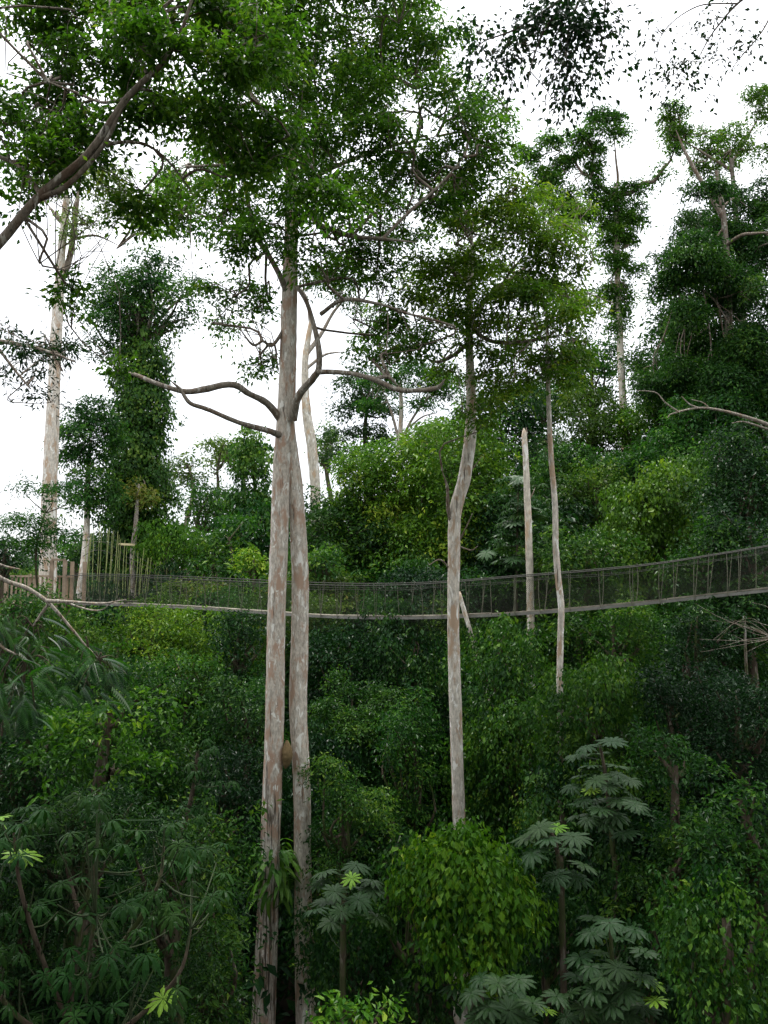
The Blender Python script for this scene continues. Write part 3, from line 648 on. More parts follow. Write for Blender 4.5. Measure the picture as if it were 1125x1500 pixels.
tree('middle_slope_tree', 'glossy mid-green tree right behind the slender grey trunk', 'tree', 820, 700, 100, 130, 42, 'dome', 'mid', dens=1.1, tint=.42, grow=1.15, skirt=3.0)
tree('olive_slope_tree', 'dull olive tree above the dark hollow on the right slope', 'tree', 870, 725, 96, 100, 39, 'dome', 'olive', dens=1.05, tint=.15, grow=1.15, skirt=3.0)
tree('vine_slope_mound', 'broad lime-green vine mound sloping down behind the right part of the walkway', 'vine', 965, 745, 150, 130, 36, 'mound', 'bright', dens=1.2, tint=.27, mode='drape', asp=.6, extra=[(920, 780, 80, 60, -1), (1010, 700, 80, 60, 0)], grow=1.15, skirt=3.0)
tree('handrail_shrub', 'leafy shrub pressing against the net between slender trunk and right edge', 'shrub', 860, 810, 140, 90, 31, 'mound', 'mid', dens=1, tint=.42, grow=1.15, skirt=3.0)
tree('handrail_shrub', 'small light shrub behind the net beside the white stub trunk', 'shrub', 790, 840, 90, 80, 33, 'dome', 'mid', dens=1, tint=.5, grow=1.15, skirt=3.0)
tree('net_shrub', 'dim shrub behind the dark net nearest the right picture edge', 'shrub', 1040, 815, 150, 90, 29, 'mound', 'mid', dens=1, tint=.3, grow=1.15, skirt=3.0)
tree('right_slope_tree', 'deep green tree on the right slope under the dead grey branch', 'tree', 1020, 650, 130, 130, 40, 'dome', 'mid', dens=1, tint=.35, grow=1.15, skirt=3.0)
tree('right_shadow_tree', 'shadowy tall tree at the right edge between dead branch and walkway', 'tree', 1090, 720, 130, 200, 31, 'dome', 'dark', dens=1.1, tint=.5, grow=1.15, skirt=3.0)
tree('hollow_shrub', 'low dark shrub in the hollow under the big bright dome tree', 'shrub', 640, 860, 190, 60, 36, 'mound', 'dark', dens=1, tint=.4, grow=1.15, skirt=3.0)
tree('behind_stub_tree', 'dark upright tree just behind the white stub trunk', 'tree', 745, 770, 110, 120, 40, 'dome', 'dark', dens=1, tint=.55, grow=1.15, skirt=3.0)

# orange-trunked vine tree, big right tree
pole_tree('orange_trunk_tree', 'tall tree with bare orange-white lower trunk and vine tufts on its forked top',
   [(915, 640), (913, 600), (910, 540), (908, 490), (905, 430), (904, 370), (903, 300), (902, 275)], [5.5, 5.5, 5, 4.8, 4.5, 4.2, 4.2, 4], 55, 'white',
   [(905, 300, 30, 22, 0), (900, 330, 32, 28, 0), (915, 345, 24, 20, 0), (903, 385, 28, 28, 0), (906, 440, 26, 30, 0), (908, 485, 20, 16, 0), (868, 250, 16, 36, 0), (870, 205, 34, 18, 0), (890, 170, 34, 20, 0), (905, 190, 22, 20, 0), (820, 235, 28, 18, 0), (800, 205, 24, 14, 0),
    (810, 265, 24, 18, 0), (835, 285, 30, 14, 0), (845, 200, 28, 16, 0), (795, 250, 20, 14, 0), (985, 215, 22, 16, 0), (965, 255, 18, 14, 0), (940, 275, 20, 14, 0), (865, 275, 22, 14, 0), (905, 280, 26, 18, 0), (904, 415, 28, 30, 0), (903, 350, 26, 26, 0), (870, 225, 24, 26, 0), (910, 460, 18, 22, 0), (985, 190, 22, 16, 0), (790, 280, 30, 24, 0), (815, 310, 34, 22, 0), (850, 320, 30, 24, 0), (780, 225, 26, 22, 0), (930, 320, 24, 24, 0), (880, 300, 26, 20, 0), (925, 395, 18, 24, 0), (885, 440, 18, 22, 0)],
   'crown', .17, 1.25, .35, 41, [([(903, 285), (888, 280), (868, 262), (852, 252), (840, 235), (822, 222)], [3.5, 3, 2.4, 2, 1.2]), ([(905, 285), (925, 282), (942, 268), (958, 266), (972, 246), (980, 238), (990, 216)], [4, 3.4, 3, 2.6, 1.4]),
    ([(903, 285), (905, 260), (902, 230), (900, 205)], [2.8, 2, 1.6, 1]), ([(868, 258), (870, 225), (885, 185)], [2.2, 1.6, 1])], br=.05, m=12, nsub=4)
pole_tree('right_giant_tree', 'massive vine-hung dark tree filling the upper right edge',
   [(1075, 640), (1072, 560), (1068, 480), (1065, 400), (1060, 320), (1050, 250)], [8, 7, 6, 5.5, 4, 2.5], 42, 'grey',
   [(1050, 300, 50, 36), (1085, 340, 60, 48), (1020, 390, 60, 46), (1090, 420, 60, 60), (985, 410, 40, 32), (1060, 470, 60, 50), (1010, 450, 46, 30), (1040, 350, 60, 46), (1110, 300, 40, 44), (1035, 275, 30, 26),
    (1090, 500, 55, 50), (1030, 520, 55, 46), (1080, 560, 60, 50), (1000, 540, 44, 40), (960, 570, 44, 40), (1115, 380, 44, 60), (1050, 410, 50, 50), (1020, 340, 36, 36), (1120, 450, 40, 60), (1060, 520, 50, 50), (1115, 560, 40, 60), (1045, 600, 60, 40), (975, 380, 24, 20), (1000, 480, 30, 30)], 'mid', .15, 1.3, .3, 42,
   [([(1062, 360), (1085, 345, -1), (1105, 342, -1.4), (1130, 340, -1.6)], [3, 2.6, 2.2, 1.5]), ([(1060, 320), (1030, 270), (1005, 225), (990, 190)], [4, 3, 2.4, 1.4]), ([(1065, 390), (1030, 400), (990, 400)], [4, 3, 1.5])], br=.06, per=4, nsub=6)
pole_tree('ridge_top_tree', 'treetop of separate leafy tufts against white sky at upper right',
   [(1090, 520), (1085, 400), (1075, 280), (1070, 220)], [5, 4.5, 3.5, 2.5], 50, 'grey',
   [(990, 165, 32, 18), (1000, 195, 30, 18), (1030, 215, 34, 20), (1080, 205, 34, 24), (1110, 160, 34, 28), (1070, 235, 34, 18), (1020, 250, 34, 20), (1120, 220, 28, 24), (975, 185, 20, 14), (1120, 135, 26, 14), (1050, 200, 26, 14)],
   'crown', .17, 1.0, .35, 43, [([(1072, 250), (1040, 230), (1000, 205)], [2.6, 2, 1.2]), ([(1072, 240), (1095, 200), (1115, 165)], [2.6, 2, 1.2])], br=.06, nsub=5)
pole_tree('distant_pale_trunk', 'short bit of pale trunk high among dark leaves below the right giant',
   [(1004, 490), (1003, 450), (1002, 430)], [3.2, 3, 2.5], 56, 'white', [], 'mid', .2, 1, .4, 44, crown=False, m=10)
tree('skyline_tree', 'light green tree behind slender trunk tops on the skyline right of the bent trunk', 'tree', 800, 590, 130, 80, 58, 'dome', 'mid', dens=.9, tint=.5)
tree('skyline_tree', 'dark green skyline tree left of the orange trunk', 'tree', 868, 552, 96, 120, 58, 'dome', 'mid', dens=.95, tint=.35)
tree('skyline_tree', 'leafy skyline tree right of the orange trunk, under the right giant', 'tree', 968, 530, 110, 150, 54, 'dome', 'mid', dens=1, tint=.4)

# ------------------------------------------------------------------ valley trees below the walkway
V = [  # trees at the dark hollows get the lowest leaf tint, imitating deep shade
 ('valley_shrub', 'brightest yellow-green shrub right under the left half of the walkway', 'shrub', 235, 918, 150, 76, 31, 'dome', 'bright', .14, .55, 'spray'),
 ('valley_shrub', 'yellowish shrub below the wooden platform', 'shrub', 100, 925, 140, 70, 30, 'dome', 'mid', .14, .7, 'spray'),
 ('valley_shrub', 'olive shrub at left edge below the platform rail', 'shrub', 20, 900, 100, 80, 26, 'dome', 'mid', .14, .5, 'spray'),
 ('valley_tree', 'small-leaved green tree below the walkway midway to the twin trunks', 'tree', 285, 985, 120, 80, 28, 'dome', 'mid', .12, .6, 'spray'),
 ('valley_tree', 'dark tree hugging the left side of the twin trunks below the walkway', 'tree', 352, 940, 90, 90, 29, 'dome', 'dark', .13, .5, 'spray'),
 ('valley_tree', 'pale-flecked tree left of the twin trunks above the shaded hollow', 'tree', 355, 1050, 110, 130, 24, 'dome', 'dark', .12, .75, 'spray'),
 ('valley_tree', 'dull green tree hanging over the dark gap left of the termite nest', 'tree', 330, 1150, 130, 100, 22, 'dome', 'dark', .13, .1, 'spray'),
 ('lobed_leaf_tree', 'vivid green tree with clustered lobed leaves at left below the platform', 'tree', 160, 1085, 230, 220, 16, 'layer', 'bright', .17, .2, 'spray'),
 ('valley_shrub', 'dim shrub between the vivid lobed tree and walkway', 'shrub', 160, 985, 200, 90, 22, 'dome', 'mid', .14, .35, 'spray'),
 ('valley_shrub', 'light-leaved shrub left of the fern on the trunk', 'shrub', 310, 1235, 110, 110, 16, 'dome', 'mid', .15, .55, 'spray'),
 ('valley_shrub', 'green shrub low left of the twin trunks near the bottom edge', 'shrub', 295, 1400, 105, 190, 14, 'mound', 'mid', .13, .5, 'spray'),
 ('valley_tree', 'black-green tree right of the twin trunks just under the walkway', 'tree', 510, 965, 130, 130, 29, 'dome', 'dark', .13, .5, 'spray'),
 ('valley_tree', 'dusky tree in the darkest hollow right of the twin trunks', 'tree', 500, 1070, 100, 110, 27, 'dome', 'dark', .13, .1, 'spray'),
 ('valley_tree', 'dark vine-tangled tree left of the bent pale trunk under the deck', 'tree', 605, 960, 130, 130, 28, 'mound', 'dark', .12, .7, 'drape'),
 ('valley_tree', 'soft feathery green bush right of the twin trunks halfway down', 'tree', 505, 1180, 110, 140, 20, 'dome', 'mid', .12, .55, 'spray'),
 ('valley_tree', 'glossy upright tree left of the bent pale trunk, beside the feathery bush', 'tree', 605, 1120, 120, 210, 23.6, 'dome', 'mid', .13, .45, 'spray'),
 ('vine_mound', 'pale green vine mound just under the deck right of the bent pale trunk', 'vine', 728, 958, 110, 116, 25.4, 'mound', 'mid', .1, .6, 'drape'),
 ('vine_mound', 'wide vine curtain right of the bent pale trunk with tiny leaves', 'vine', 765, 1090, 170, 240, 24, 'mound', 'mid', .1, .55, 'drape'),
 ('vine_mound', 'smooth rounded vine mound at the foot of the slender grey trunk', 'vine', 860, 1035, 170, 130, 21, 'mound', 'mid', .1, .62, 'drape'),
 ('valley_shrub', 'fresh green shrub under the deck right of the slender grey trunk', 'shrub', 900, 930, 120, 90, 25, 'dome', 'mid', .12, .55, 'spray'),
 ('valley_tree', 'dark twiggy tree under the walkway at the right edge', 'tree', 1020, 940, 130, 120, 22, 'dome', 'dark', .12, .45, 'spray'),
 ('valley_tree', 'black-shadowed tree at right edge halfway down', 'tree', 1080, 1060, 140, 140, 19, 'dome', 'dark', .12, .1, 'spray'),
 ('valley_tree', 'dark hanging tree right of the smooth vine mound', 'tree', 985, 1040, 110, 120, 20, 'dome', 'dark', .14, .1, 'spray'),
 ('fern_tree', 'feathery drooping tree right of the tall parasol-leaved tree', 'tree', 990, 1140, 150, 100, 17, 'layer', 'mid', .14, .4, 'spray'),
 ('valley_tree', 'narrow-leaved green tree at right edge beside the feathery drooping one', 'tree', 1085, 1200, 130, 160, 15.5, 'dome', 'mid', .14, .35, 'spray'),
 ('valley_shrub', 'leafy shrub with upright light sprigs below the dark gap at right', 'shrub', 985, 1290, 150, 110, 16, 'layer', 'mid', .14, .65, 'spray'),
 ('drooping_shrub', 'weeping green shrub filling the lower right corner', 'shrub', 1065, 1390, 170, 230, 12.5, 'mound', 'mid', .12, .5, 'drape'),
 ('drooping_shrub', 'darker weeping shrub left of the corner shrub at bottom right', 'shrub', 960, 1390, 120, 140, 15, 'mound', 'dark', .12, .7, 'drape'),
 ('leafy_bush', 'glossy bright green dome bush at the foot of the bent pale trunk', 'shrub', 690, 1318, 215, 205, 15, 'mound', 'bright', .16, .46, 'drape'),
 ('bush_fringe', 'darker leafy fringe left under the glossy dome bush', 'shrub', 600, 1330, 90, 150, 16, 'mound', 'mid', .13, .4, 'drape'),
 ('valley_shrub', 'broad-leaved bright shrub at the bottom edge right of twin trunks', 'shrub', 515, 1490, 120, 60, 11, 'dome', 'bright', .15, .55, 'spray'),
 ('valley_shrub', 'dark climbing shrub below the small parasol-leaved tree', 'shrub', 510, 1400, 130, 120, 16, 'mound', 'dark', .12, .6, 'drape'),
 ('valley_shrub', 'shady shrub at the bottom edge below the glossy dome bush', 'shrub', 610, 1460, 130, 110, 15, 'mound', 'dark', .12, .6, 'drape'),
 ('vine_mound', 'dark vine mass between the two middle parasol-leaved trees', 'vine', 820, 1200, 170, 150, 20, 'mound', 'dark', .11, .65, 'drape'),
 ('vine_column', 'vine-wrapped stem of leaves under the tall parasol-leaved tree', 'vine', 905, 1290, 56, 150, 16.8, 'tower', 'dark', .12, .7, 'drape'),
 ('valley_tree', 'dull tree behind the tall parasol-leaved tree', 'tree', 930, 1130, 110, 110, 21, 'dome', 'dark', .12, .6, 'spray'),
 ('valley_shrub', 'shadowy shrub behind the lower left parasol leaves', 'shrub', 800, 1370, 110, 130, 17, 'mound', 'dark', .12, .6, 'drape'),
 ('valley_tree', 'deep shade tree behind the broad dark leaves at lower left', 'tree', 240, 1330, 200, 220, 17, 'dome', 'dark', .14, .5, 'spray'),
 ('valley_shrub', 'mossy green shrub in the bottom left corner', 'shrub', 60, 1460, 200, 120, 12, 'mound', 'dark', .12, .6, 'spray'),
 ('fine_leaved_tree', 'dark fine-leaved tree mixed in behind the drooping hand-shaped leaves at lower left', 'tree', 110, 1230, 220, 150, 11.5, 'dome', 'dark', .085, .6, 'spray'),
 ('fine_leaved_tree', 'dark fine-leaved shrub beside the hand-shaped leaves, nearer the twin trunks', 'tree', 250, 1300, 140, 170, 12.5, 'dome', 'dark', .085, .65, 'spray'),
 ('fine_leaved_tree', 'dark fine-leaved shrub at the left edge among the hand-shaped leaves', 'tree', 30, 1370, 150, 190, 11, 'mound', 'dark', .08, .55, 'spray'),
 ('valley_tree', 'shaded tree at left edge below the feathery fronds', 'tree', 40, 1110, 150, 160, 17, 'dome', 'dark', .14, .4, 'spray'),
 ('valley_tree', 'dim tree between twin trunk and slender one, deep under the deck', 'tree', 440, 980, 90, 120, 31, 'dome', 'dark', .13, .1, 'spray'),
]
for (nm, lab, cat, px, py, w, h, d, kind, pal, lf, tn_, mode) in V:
    tree(nm, lab, cat, px, py, w, h, d, kind, pal, leaf=lf * .82, tint=tn_ * .8, mode=mode, asp=.42 if mode == 'spray' else .55, dens=2.0 if nm == 'leafy_bush' else 1.5 if nm == 'lobed_leaf_tree' else 1.0, extra=[(690, 1312, 175, 165, .1), (665, 1275, 90, 80, -.3), (730, 1300, 90, 80, -.3), (690, 1370, 120, 80, -.2)] if nm == 'leafy_bush' else (), skirt=0 if nm in ('leafy_bush', 'vine_column', 'lobed_leaf_tree') else 2.5, grow=1.0 if nm in ('leafy_bush', 'vine_column') else 1.18)  # tints scaled down: deep green leaves, with valley shade added to the colour

for (lab, px, py, w, h, d, kind, pal, tn_) in (
 ('tall vine-covered tree under the right giant, rising behind the dead grey branch', 1060, 560, 150, 150, 46, 'dome', 'mid', .35),
 ('bushy tree with upright light shoots between orange trunk and right giant', 985, 590, 120, 110, 46, 'dome', 'mid', .5),
 ('wide shady tree high on the right edge below the giant', 1120, 600, 130, 150, 42, 'dome', 'dark', .6),
 ('bright mossy tree on the right slope between dead branch and lime vine mound', 1040, 690, 130, 110, 38, 'dome', 'bright', .1),
 ('ragged dark treetop filling the gap beside the short pale trunk', 995, 470, 100, 110, 50, 'dome', 'mid', .3),
 ('dense green tree behind the lime vine mound', 930, 700, 110, 100, 43, 'dome', 'mid', .4),
 ('gloomy tree just above the handrail at the right edge', 1100, 790, 120, 120, 27.5, 'dome', 'dark', .45)):
    tree('slope_tree', lab, 'tree', px, py, w, h, d, kind, pal, tint=tn_, grow=1.1, skirt=3.0)

# packed forest trees between the ones above: shared crowns, nothing tells them apart
PROTO = {}
def proto(i, pal, seed):
    rng = np.random.default_rng(seed)
    lobes = []
    for q_ in range(22):
        dd = unit(rng.normal(0, 1, 3)); f_ = rng.uniform(.35, .8); s_ = rng.uniform(.2, .4)
        lobes.append((dd * f_ * [1, 1, 1.1], np.array([s_, s_, s_ * .8])))
    for q_ in range(14):
        a_ = rng.uniform(0, 6.28); f_ = rng.uniform(.4, .75); s_ = rng.uniform(.25, .36)
        lobes.append((np.array([math.cos(a_) * f_, math.sin(a_) * f_, rng.uniform(-2.2, -.5)]), np.array([s_, s_, s_])))
    C, Nn, kk = lobe_sprays(lobes, 1500, rng, low=.4, back=1)
    f = Foliage(); f.sprays(C, Nn, .12, 11, .062, .46, .35, .4 + rng.normal(0, .1, len(lobes))[kk], rng, 'drape' if i % 3 == 2 else 'spray')
    NL[0] += f.nl
    o = f.build('crown', LM[pal]); me = o.data; bpy.data.objects.remove(o); return me
PROTO = [proto(0, 'mid', 201), proto(1, 'mid', 202), proto(2, 'mid', 203), proto(3, 'dark', 204), proto(4, 'olive', 205), proto(5, 'dark', 206)]
tq = Quads(); tq.tube([[0, 0, -3.2], [.03, .02, -1.8], [-.02, 0, -.6], [0, 0, .3]], [.07, .055, .045, .02], 12, 7, .05)
tro = tq.build('trunk', BM['brown']); TRK = tro.data; bpy.data.objects.remove(tro)
def filler(name, label, group, x, y, ztop, r, which, rng):
    zc = ztop - 1.15 * r; zb = float(terrain(x, y))
    o = thing(name, label, 'tree', (x, y, zb), group)
    c = bpy.data.objects.new('crown', PROTO[which]); t = bpy.data.objects.new('trunk', TRK)
    for q_ in (c, t):
        COL.objects.link(q_); q_.parent = o; q_.rotation_euler = (0, 0, rng.uniform(0, 6.28))
    c.location = (0, 0, zc - zb); c.scale = (r, r * rng.uniform(.9, 1.1), r * rng.uniform(.9, 1.15))
    hz = max(1.0, zc - zb); t.location = (0, 0, hz); t.scale = (r * .6, r * .6, hz / 3.0)
KEEP = [(365, 470, 20.6), (650, 695, 22.4), (825, 955, 17.4), (765, 875, 16), (650, 990, 14.6), (455, 555, 17), (590, 795, 16), (-50, 330, 11), (50, 270, 16.5), (800, 835, 21.4)]      # leave these open in front
SKYL = [(-100, 800), (0, 800), (150, 812), (250, 800), (330, 775), (440, 740), (490, 715), (560, 680), (620, 660), (700, 620), (760, 600), (860, 610), (950, 610), (1000, 560), (1060, 500), (1225, 480)]
rng = np.random.default_rng(300)
for row, (d_, lift) in enumerate(((34, 150), (40, 105), (47, 65), (56, 30), (66, 8))):
    n_ = 11
    for i_ in range(n_):
        px = -40 + (i_ + .5 + rng.uniform(-.35, .35)) * 1210 / n_; dd = d_ + rng.uniform(-2.5, 2.5)
        sk = float(np.interp(px, [t_[0] for t_ in SKYL], [t_[1] for t_ in SKYL]))
        py = sk + lift * (850 - sk) / 250 * rng.uniform(.8, 1.3) + rng.uniform(4, 26)
        if dd < 37: py = max(py, 850)
        p = at(px, py, dd); zb = float(terrain(p[0], p[1])); r = float(np.clip(rng.uniform(2.6, 3.8), 1.5, max(1.6, (p[2] - zb) * .5)))
        filler('forest_tree', 'dense green forest tree packed among its neighbours on the slope behind the walkway', 'forest trees packed on the slope', p[0], p[1], max(p[2], zb + 2.5), r, int(rng.integers(6)), rng)
for row, (d_, top, n_) in enumerate(((31, 915, 8), (27, 950, 8), (23, 1010, 8), (19.5, 1100, 7), (16.5, 1210, 6), (14, 1340, 6))):
    for i_ in range(n_):
        px = -40 + (i_ + .5 + rng.uniform(-.35, .35)) * 1210 / n_; dd = d_ + rng.uniform(-1.2, 1.2)
        r_ = float(rng.uniform(1.5, 2.3)) * (dd / 22) ** .5; rp_ = r_ * F / dd * .8
        if any(a_ - rp_ < px < b_ + rp_ and dd - r_ < dm_ for a_, b_, dm_ in KEEP): continue
        p = at(px, top + rng.uniform(0, 60), dd)
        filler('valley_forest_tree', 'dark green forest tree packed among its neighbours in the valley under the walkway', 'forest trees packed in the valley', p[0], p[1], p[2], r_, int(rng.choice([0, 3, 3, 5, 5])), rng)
for i_ in range(16):
    px = -60 + (i_ + .5 + rng.uniform(-.3, .3)) * 620 / 16; dd = rng.uniform(85, 125)
    p = at(px, 795 + rng.uniform(-22, 12) - max(0, px - 300) * .22, dd)
    filler('treeline_tree', 'small distant tree in the treeline at the far left horizon', 'trees of the far treeline', p[0], p[1], p[2], float(rng.uniform(4.5, 6.5)), int(rng.integers(6)), rng)

# unseen forest beside, behind and above the camera, added to shade the valley
rng = np.random.default_rng(310); fo = Foliage()
for (x, y, z, r) in ((-15, 1, 5, 6.5), (15.5, 2, 6, 6.5), (-20, -12, 6, 8), (20, -12, 7, 8), (-7, -18, 7, 8), (8, -19, 6, 8), (0, -30, 5, 10), (-13, 3, -6, 5), (14, 3, -6, 5), (24, 8, 10, 7), (-4, -11, -8, 6), (6, -12, -8, 6), (0, -4, 11, 6), (-9, -3, 10, 6), (9, -3, 11, 6), (-11, -8, -2, 6), (12, -8, -2, 6), (17, 9, -3, 5), (-18, 9, -2, 5), (0, 3, 15, 5), (-7, 4, 15, 4.5), (7, 4, 15, 4.5)):
    lb = [(np.array([x, y, z]) + unit(rng.normal(0, 1, 3)) * r * rng.uniform(.3, .8) * [1, 1, 1.2], np.full(3, r * rng.uniform(.25, .42))) for _ in range(14)]
    C, Nn, kk = lobe_sprays(lb, 260, rng); fo.sprays(C, Nn, .9, 10, .5, .5, .35, .4, rng)
sf = fo.build('unseen_shade_forest', LM['mid']); sf['kind'] = 'stuff'; sf['category'] = 'forest'; sf['label'] = 'mass of unseen green forest added around the viewer to shade the valley'; NL[0] += fo.nl

# ------------------------------------------------------------------ parasol-leaved trees (big palmate leaves, each leaf a part)
def palmate_mesh(name, n, L, wr, droop, mat, rng, gap=.0, tint=.4, pet=.5):
    V = []; Fq = []; tt = []
    for i_ in range(n):
        a_ = (i_ + .5) / n * 2 * math.pi * (1 - gap) + gap * math.pi + rng.normal(0, .05)
        l_ = L * rng.uniform(.82, 1.08) * (1.0 if abs(a_ - math.pi) > .8 else .95); ca, sa = math.cos(a_), math.sin(a_)
        b_ = len(V); dr = droop * rng.uniform(.8, 1.25)
        for u, ww in ((.06, .12), (.45, .8), (.75, 1.0), (1.0, .12)):
            x = l_ * u; z = l_ * (.18 * u - dr * u * u); hw = wr * l_ * ww * .5
            V += [(x * ca + hw * sa, x * sa - hw * ca, z - .10 * hw), (x * ca, x * sa, z + .35 * hw), (x * ca - hw * sa, x * sa + hw * ca, z - .10 * hw)]
            tt += [tint, tint + .12, tint]
        for q_ in range(3):
            c_ = b_ + q_ * 3; Fq += [(c_, c_ + 3, c_ + 4, c_ + 1), (c_ + 1, c_ + 4, c_ + 5, c_ + 2)]
    b_ = len(V)                                    # the leaf stalk, back towards -x and down
    for (x, z) in ((0, 0), (-pet, -.35 * pet)):
        for j in range(3):
            V.append((x, .008 * math.cos(j * 2.09), z + .008 * math.sin(j * 2.09))); tt.append(tint)
    for j in range(3): Fq.append((b_ + j, b_ + (j + 1) % 3, b_ + 3 + (j + 1) % 3, b_ + 3 + j))
    me = bpy.data.meshes.new(name); me.from_pydata(V, [], Fq); me.materials.append(mat)
    at_ = me.attributes.new('tint', 'FLOAT', 'POINT'); at_.data.foreach_set('value', np.array(tt, np.float32))
    return me
rg = np.random.default_rng(61)
PAL = [palmate_mesh('parasol_leaf', 13, .36, .27, dr, LM['blue'], rg, tint=t_) for dr, t_ in ((.25, .35), (.35, .45), (.5, .4), (.3, .6))]
PALY = palmate_mesh('young_leaf', 11, .28, .26, .3, LM['blue'], rg, tint=.98)
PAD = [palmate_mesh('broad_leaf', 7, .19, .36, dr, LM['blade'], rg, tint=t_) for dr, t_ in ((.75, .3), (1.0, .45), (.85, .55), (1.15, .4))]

def parasol_tree(label, stem, d, leaves, seed, size=1.0, meshes=PAL, young=(), name='parasol_tree', rads=(.07, .05, .03), more=()):
    rng = np.random.default_rng(seed)
    P = pts(stem, d); b = P[0].copy(); b[2] = float(terrain(b[0], b[1]))
    o = thing(name, label, 'tree', b)
    tk = Quads().tube([b - [0, 0, .2]] + P, rads, 24, 8, .04, rng)
    sp = catmull(P, 24); sk_ = Quads()
    for st_ in more:
        Q_ = pts(st_, d); tk.tube(Q_, [r_ * .6 for r_ in rads], 16, 7, .05, rng); sp = np.vstack([sp, catmull(Q_, 16)])
    for i_, e in enumerate(leaves):
        px, py = e[0], e[1]; dd = e[2] if len(e) > 2 else rng.normal(0, .55); s_ = size * (e[3] if len(e) > 3 else 1) * rng.uniform(.85, 1.15)
        c = at(px, py, d + dd)
        s = sp[np.argmin(((sp - c - [0, 0, -.35]) ** 2 * [1, 1, .6]).sum(1))]
        v = c - s; az = math.atan2(v[1], v[0])
        me = PALY if i_ in young else meshes[int(rng.integers(len(meshes)))]
        lf = bpy.data.objects.new('leaf', me); COL.objects.link(lf); lf.parent = o
        lf.location = [float(t) for t in (c - b)]; lf.scale = (s_, s_, s_)
        lf.rotation_euler = (rng.normal(0, .15), .25 + rng.normal(0, .15), az)
        st = c - np.array([math.cos(az), math.sin(az), .35]) * .5 * s_ * .98
        sk_.tube([s, (s + st) / 2 + [0, 0, -.06], st], [.012, .01, .008], 6, 4)
    tk.build('stem', BM['brown'], o, b); q_ = sk_.build('stalk', M_stalk, o, b); q_['kind'] = 'stuff'
    return o

parasol_tree('tall blue-green tree of tiered parasol leaves, tallest of its kind, right of centre', [(903, 1330), (898, 1250), (893, 1190), (886, 1130), (878, 1088)], 16.6,
  [(896, 1086), (858, 1094), (845, 1107), (873, 1105), (904, 1122), (857, 1136), (872, 1143, -.6), (905, 1135), (922, 1143), (838, 1152), (866, 1157, -.6), (890, 1152, -.5), (920, 1160), (855, 1171), (905, 1172, -.6),
   (930, 1178), (880, 1186, -.7), (846, 1195), (862, 1200, -.6), (900, 1195, -.6), (938, 1190), (886, 1203, -.6), (915, 1220, -.4), (852, 1182), (925, 1168, .3), (870, 1127, .5), (895, 1145, .6), (910, 1205, .5), (875, 1172, .6), (865, 1122, .4)],
  71, .84, young=(10,))
parasol_tree('small parasol-leaved tree with few big leaves beside the glossy dome bush', [(823, 1330), (820, 1280), (815, 1240), (806, 1215)], 15.2,
  [(772, 1226), (803, 1229, -.4), (779, 1250, -.4), (834, 1243), (855, 1268, -.3), (814, 1283, -.5), (840, 1226), (815, 1212), (790, 1213), (845, 1285)], 72, .95, young=(7,))
parasol_tree('largest cluster of parasol leaves at the bottom edge right of centre', [(905, 1600), (900, 1500), (897, 1420), (893, 1345)], 14.0,
  [(893, 1352), (870, 1345), (930, 1362), (910, 1375), (880, 1395), (850, 1402), (920, 1400), (945, 1395), (866, 1416), (905, 1418), (940, 1430, -.4), (885, 1430, -.5), (845, 1430), (955, 1440), (915, 1450, -.5), (870, 1450, -.5), (895, 1470, -.6), (940, 1475, -.3), (855, 1478, -.3),
   (920, 1490, -.5), (980, 1492), (960, 1465), (835, 1455), (885, 1500, -.5), (940, 1505, -.5), (865, 1365), (950, 1415), (830, 1490)], 73, .82, young=(13, 21))
parasol_tree('low parasol-leaved tree at the bottom edge under the glossy dome bush', [(735, 1650), (735, 1550), (735, 1480), (730, 1445)], 13.5,
  [(668, 1445), (705, 1432), (690, 1455, -.3), (730, 1440), (715, 1475, -.4), (755, 1455), (780, 1470), (745, 1480, -.4), (770, 1492, -.4), (800, 1480), (700, 1490, -.4), (735, 1500, -.5), (790, 1505), (815, 1460), (760, 1435)], 74, .8, young=(9,))
parasol_tree('small parasol-leaved tree just right of the right twin trunk', [(502, 1400), (503, 1350), (505, 1310), (508, 1280)], 15.0,
  [(475, 1277), (522, 1268), (515, 1287), (470, 1292), (545, 1290), (490, 1306), (525, 1318), (478, 1320), (545, 1303), (500, 1335, -.4), (462, 1332), (552, 1345, -.2), (515, 1300, .3), (485, 1350)], 75, .82, young=(2,))
rg2 = np.random.default_rng(76)
pl_ = [(float(rg2.uniform(-20, 330)), float(rg2.uniform(1160, 1500))) for _ in range(620)]
pl_ = [(x, y, float(rg2.normal(0, 1.0)), float(rg2.uniform(.6, 1.05))) for x, y in pl_ if (x < 260 or y < 1330) and y > 1150 + (x - 100) * .35 and y - 1160 > (140 - x) * .2][:200]
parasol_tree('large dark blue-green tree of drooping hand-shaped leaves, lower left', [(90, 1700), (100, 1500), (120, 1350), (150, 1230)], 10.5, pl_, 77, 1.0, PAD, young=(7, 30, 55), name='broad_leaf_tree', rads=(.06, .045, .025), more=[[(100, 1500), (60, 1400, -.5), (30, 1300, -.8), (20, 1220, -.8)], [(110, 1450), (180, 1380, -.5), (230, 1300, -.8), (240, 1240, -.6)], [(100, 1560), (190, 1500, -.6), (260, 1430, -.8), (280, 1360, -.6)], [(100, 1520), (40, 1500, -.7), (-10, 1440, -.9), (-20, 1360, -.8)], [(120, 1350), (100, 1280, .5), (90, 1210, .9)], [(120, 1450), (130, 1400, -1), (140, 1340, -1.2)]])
rg3 = np.random.default_rng(78)
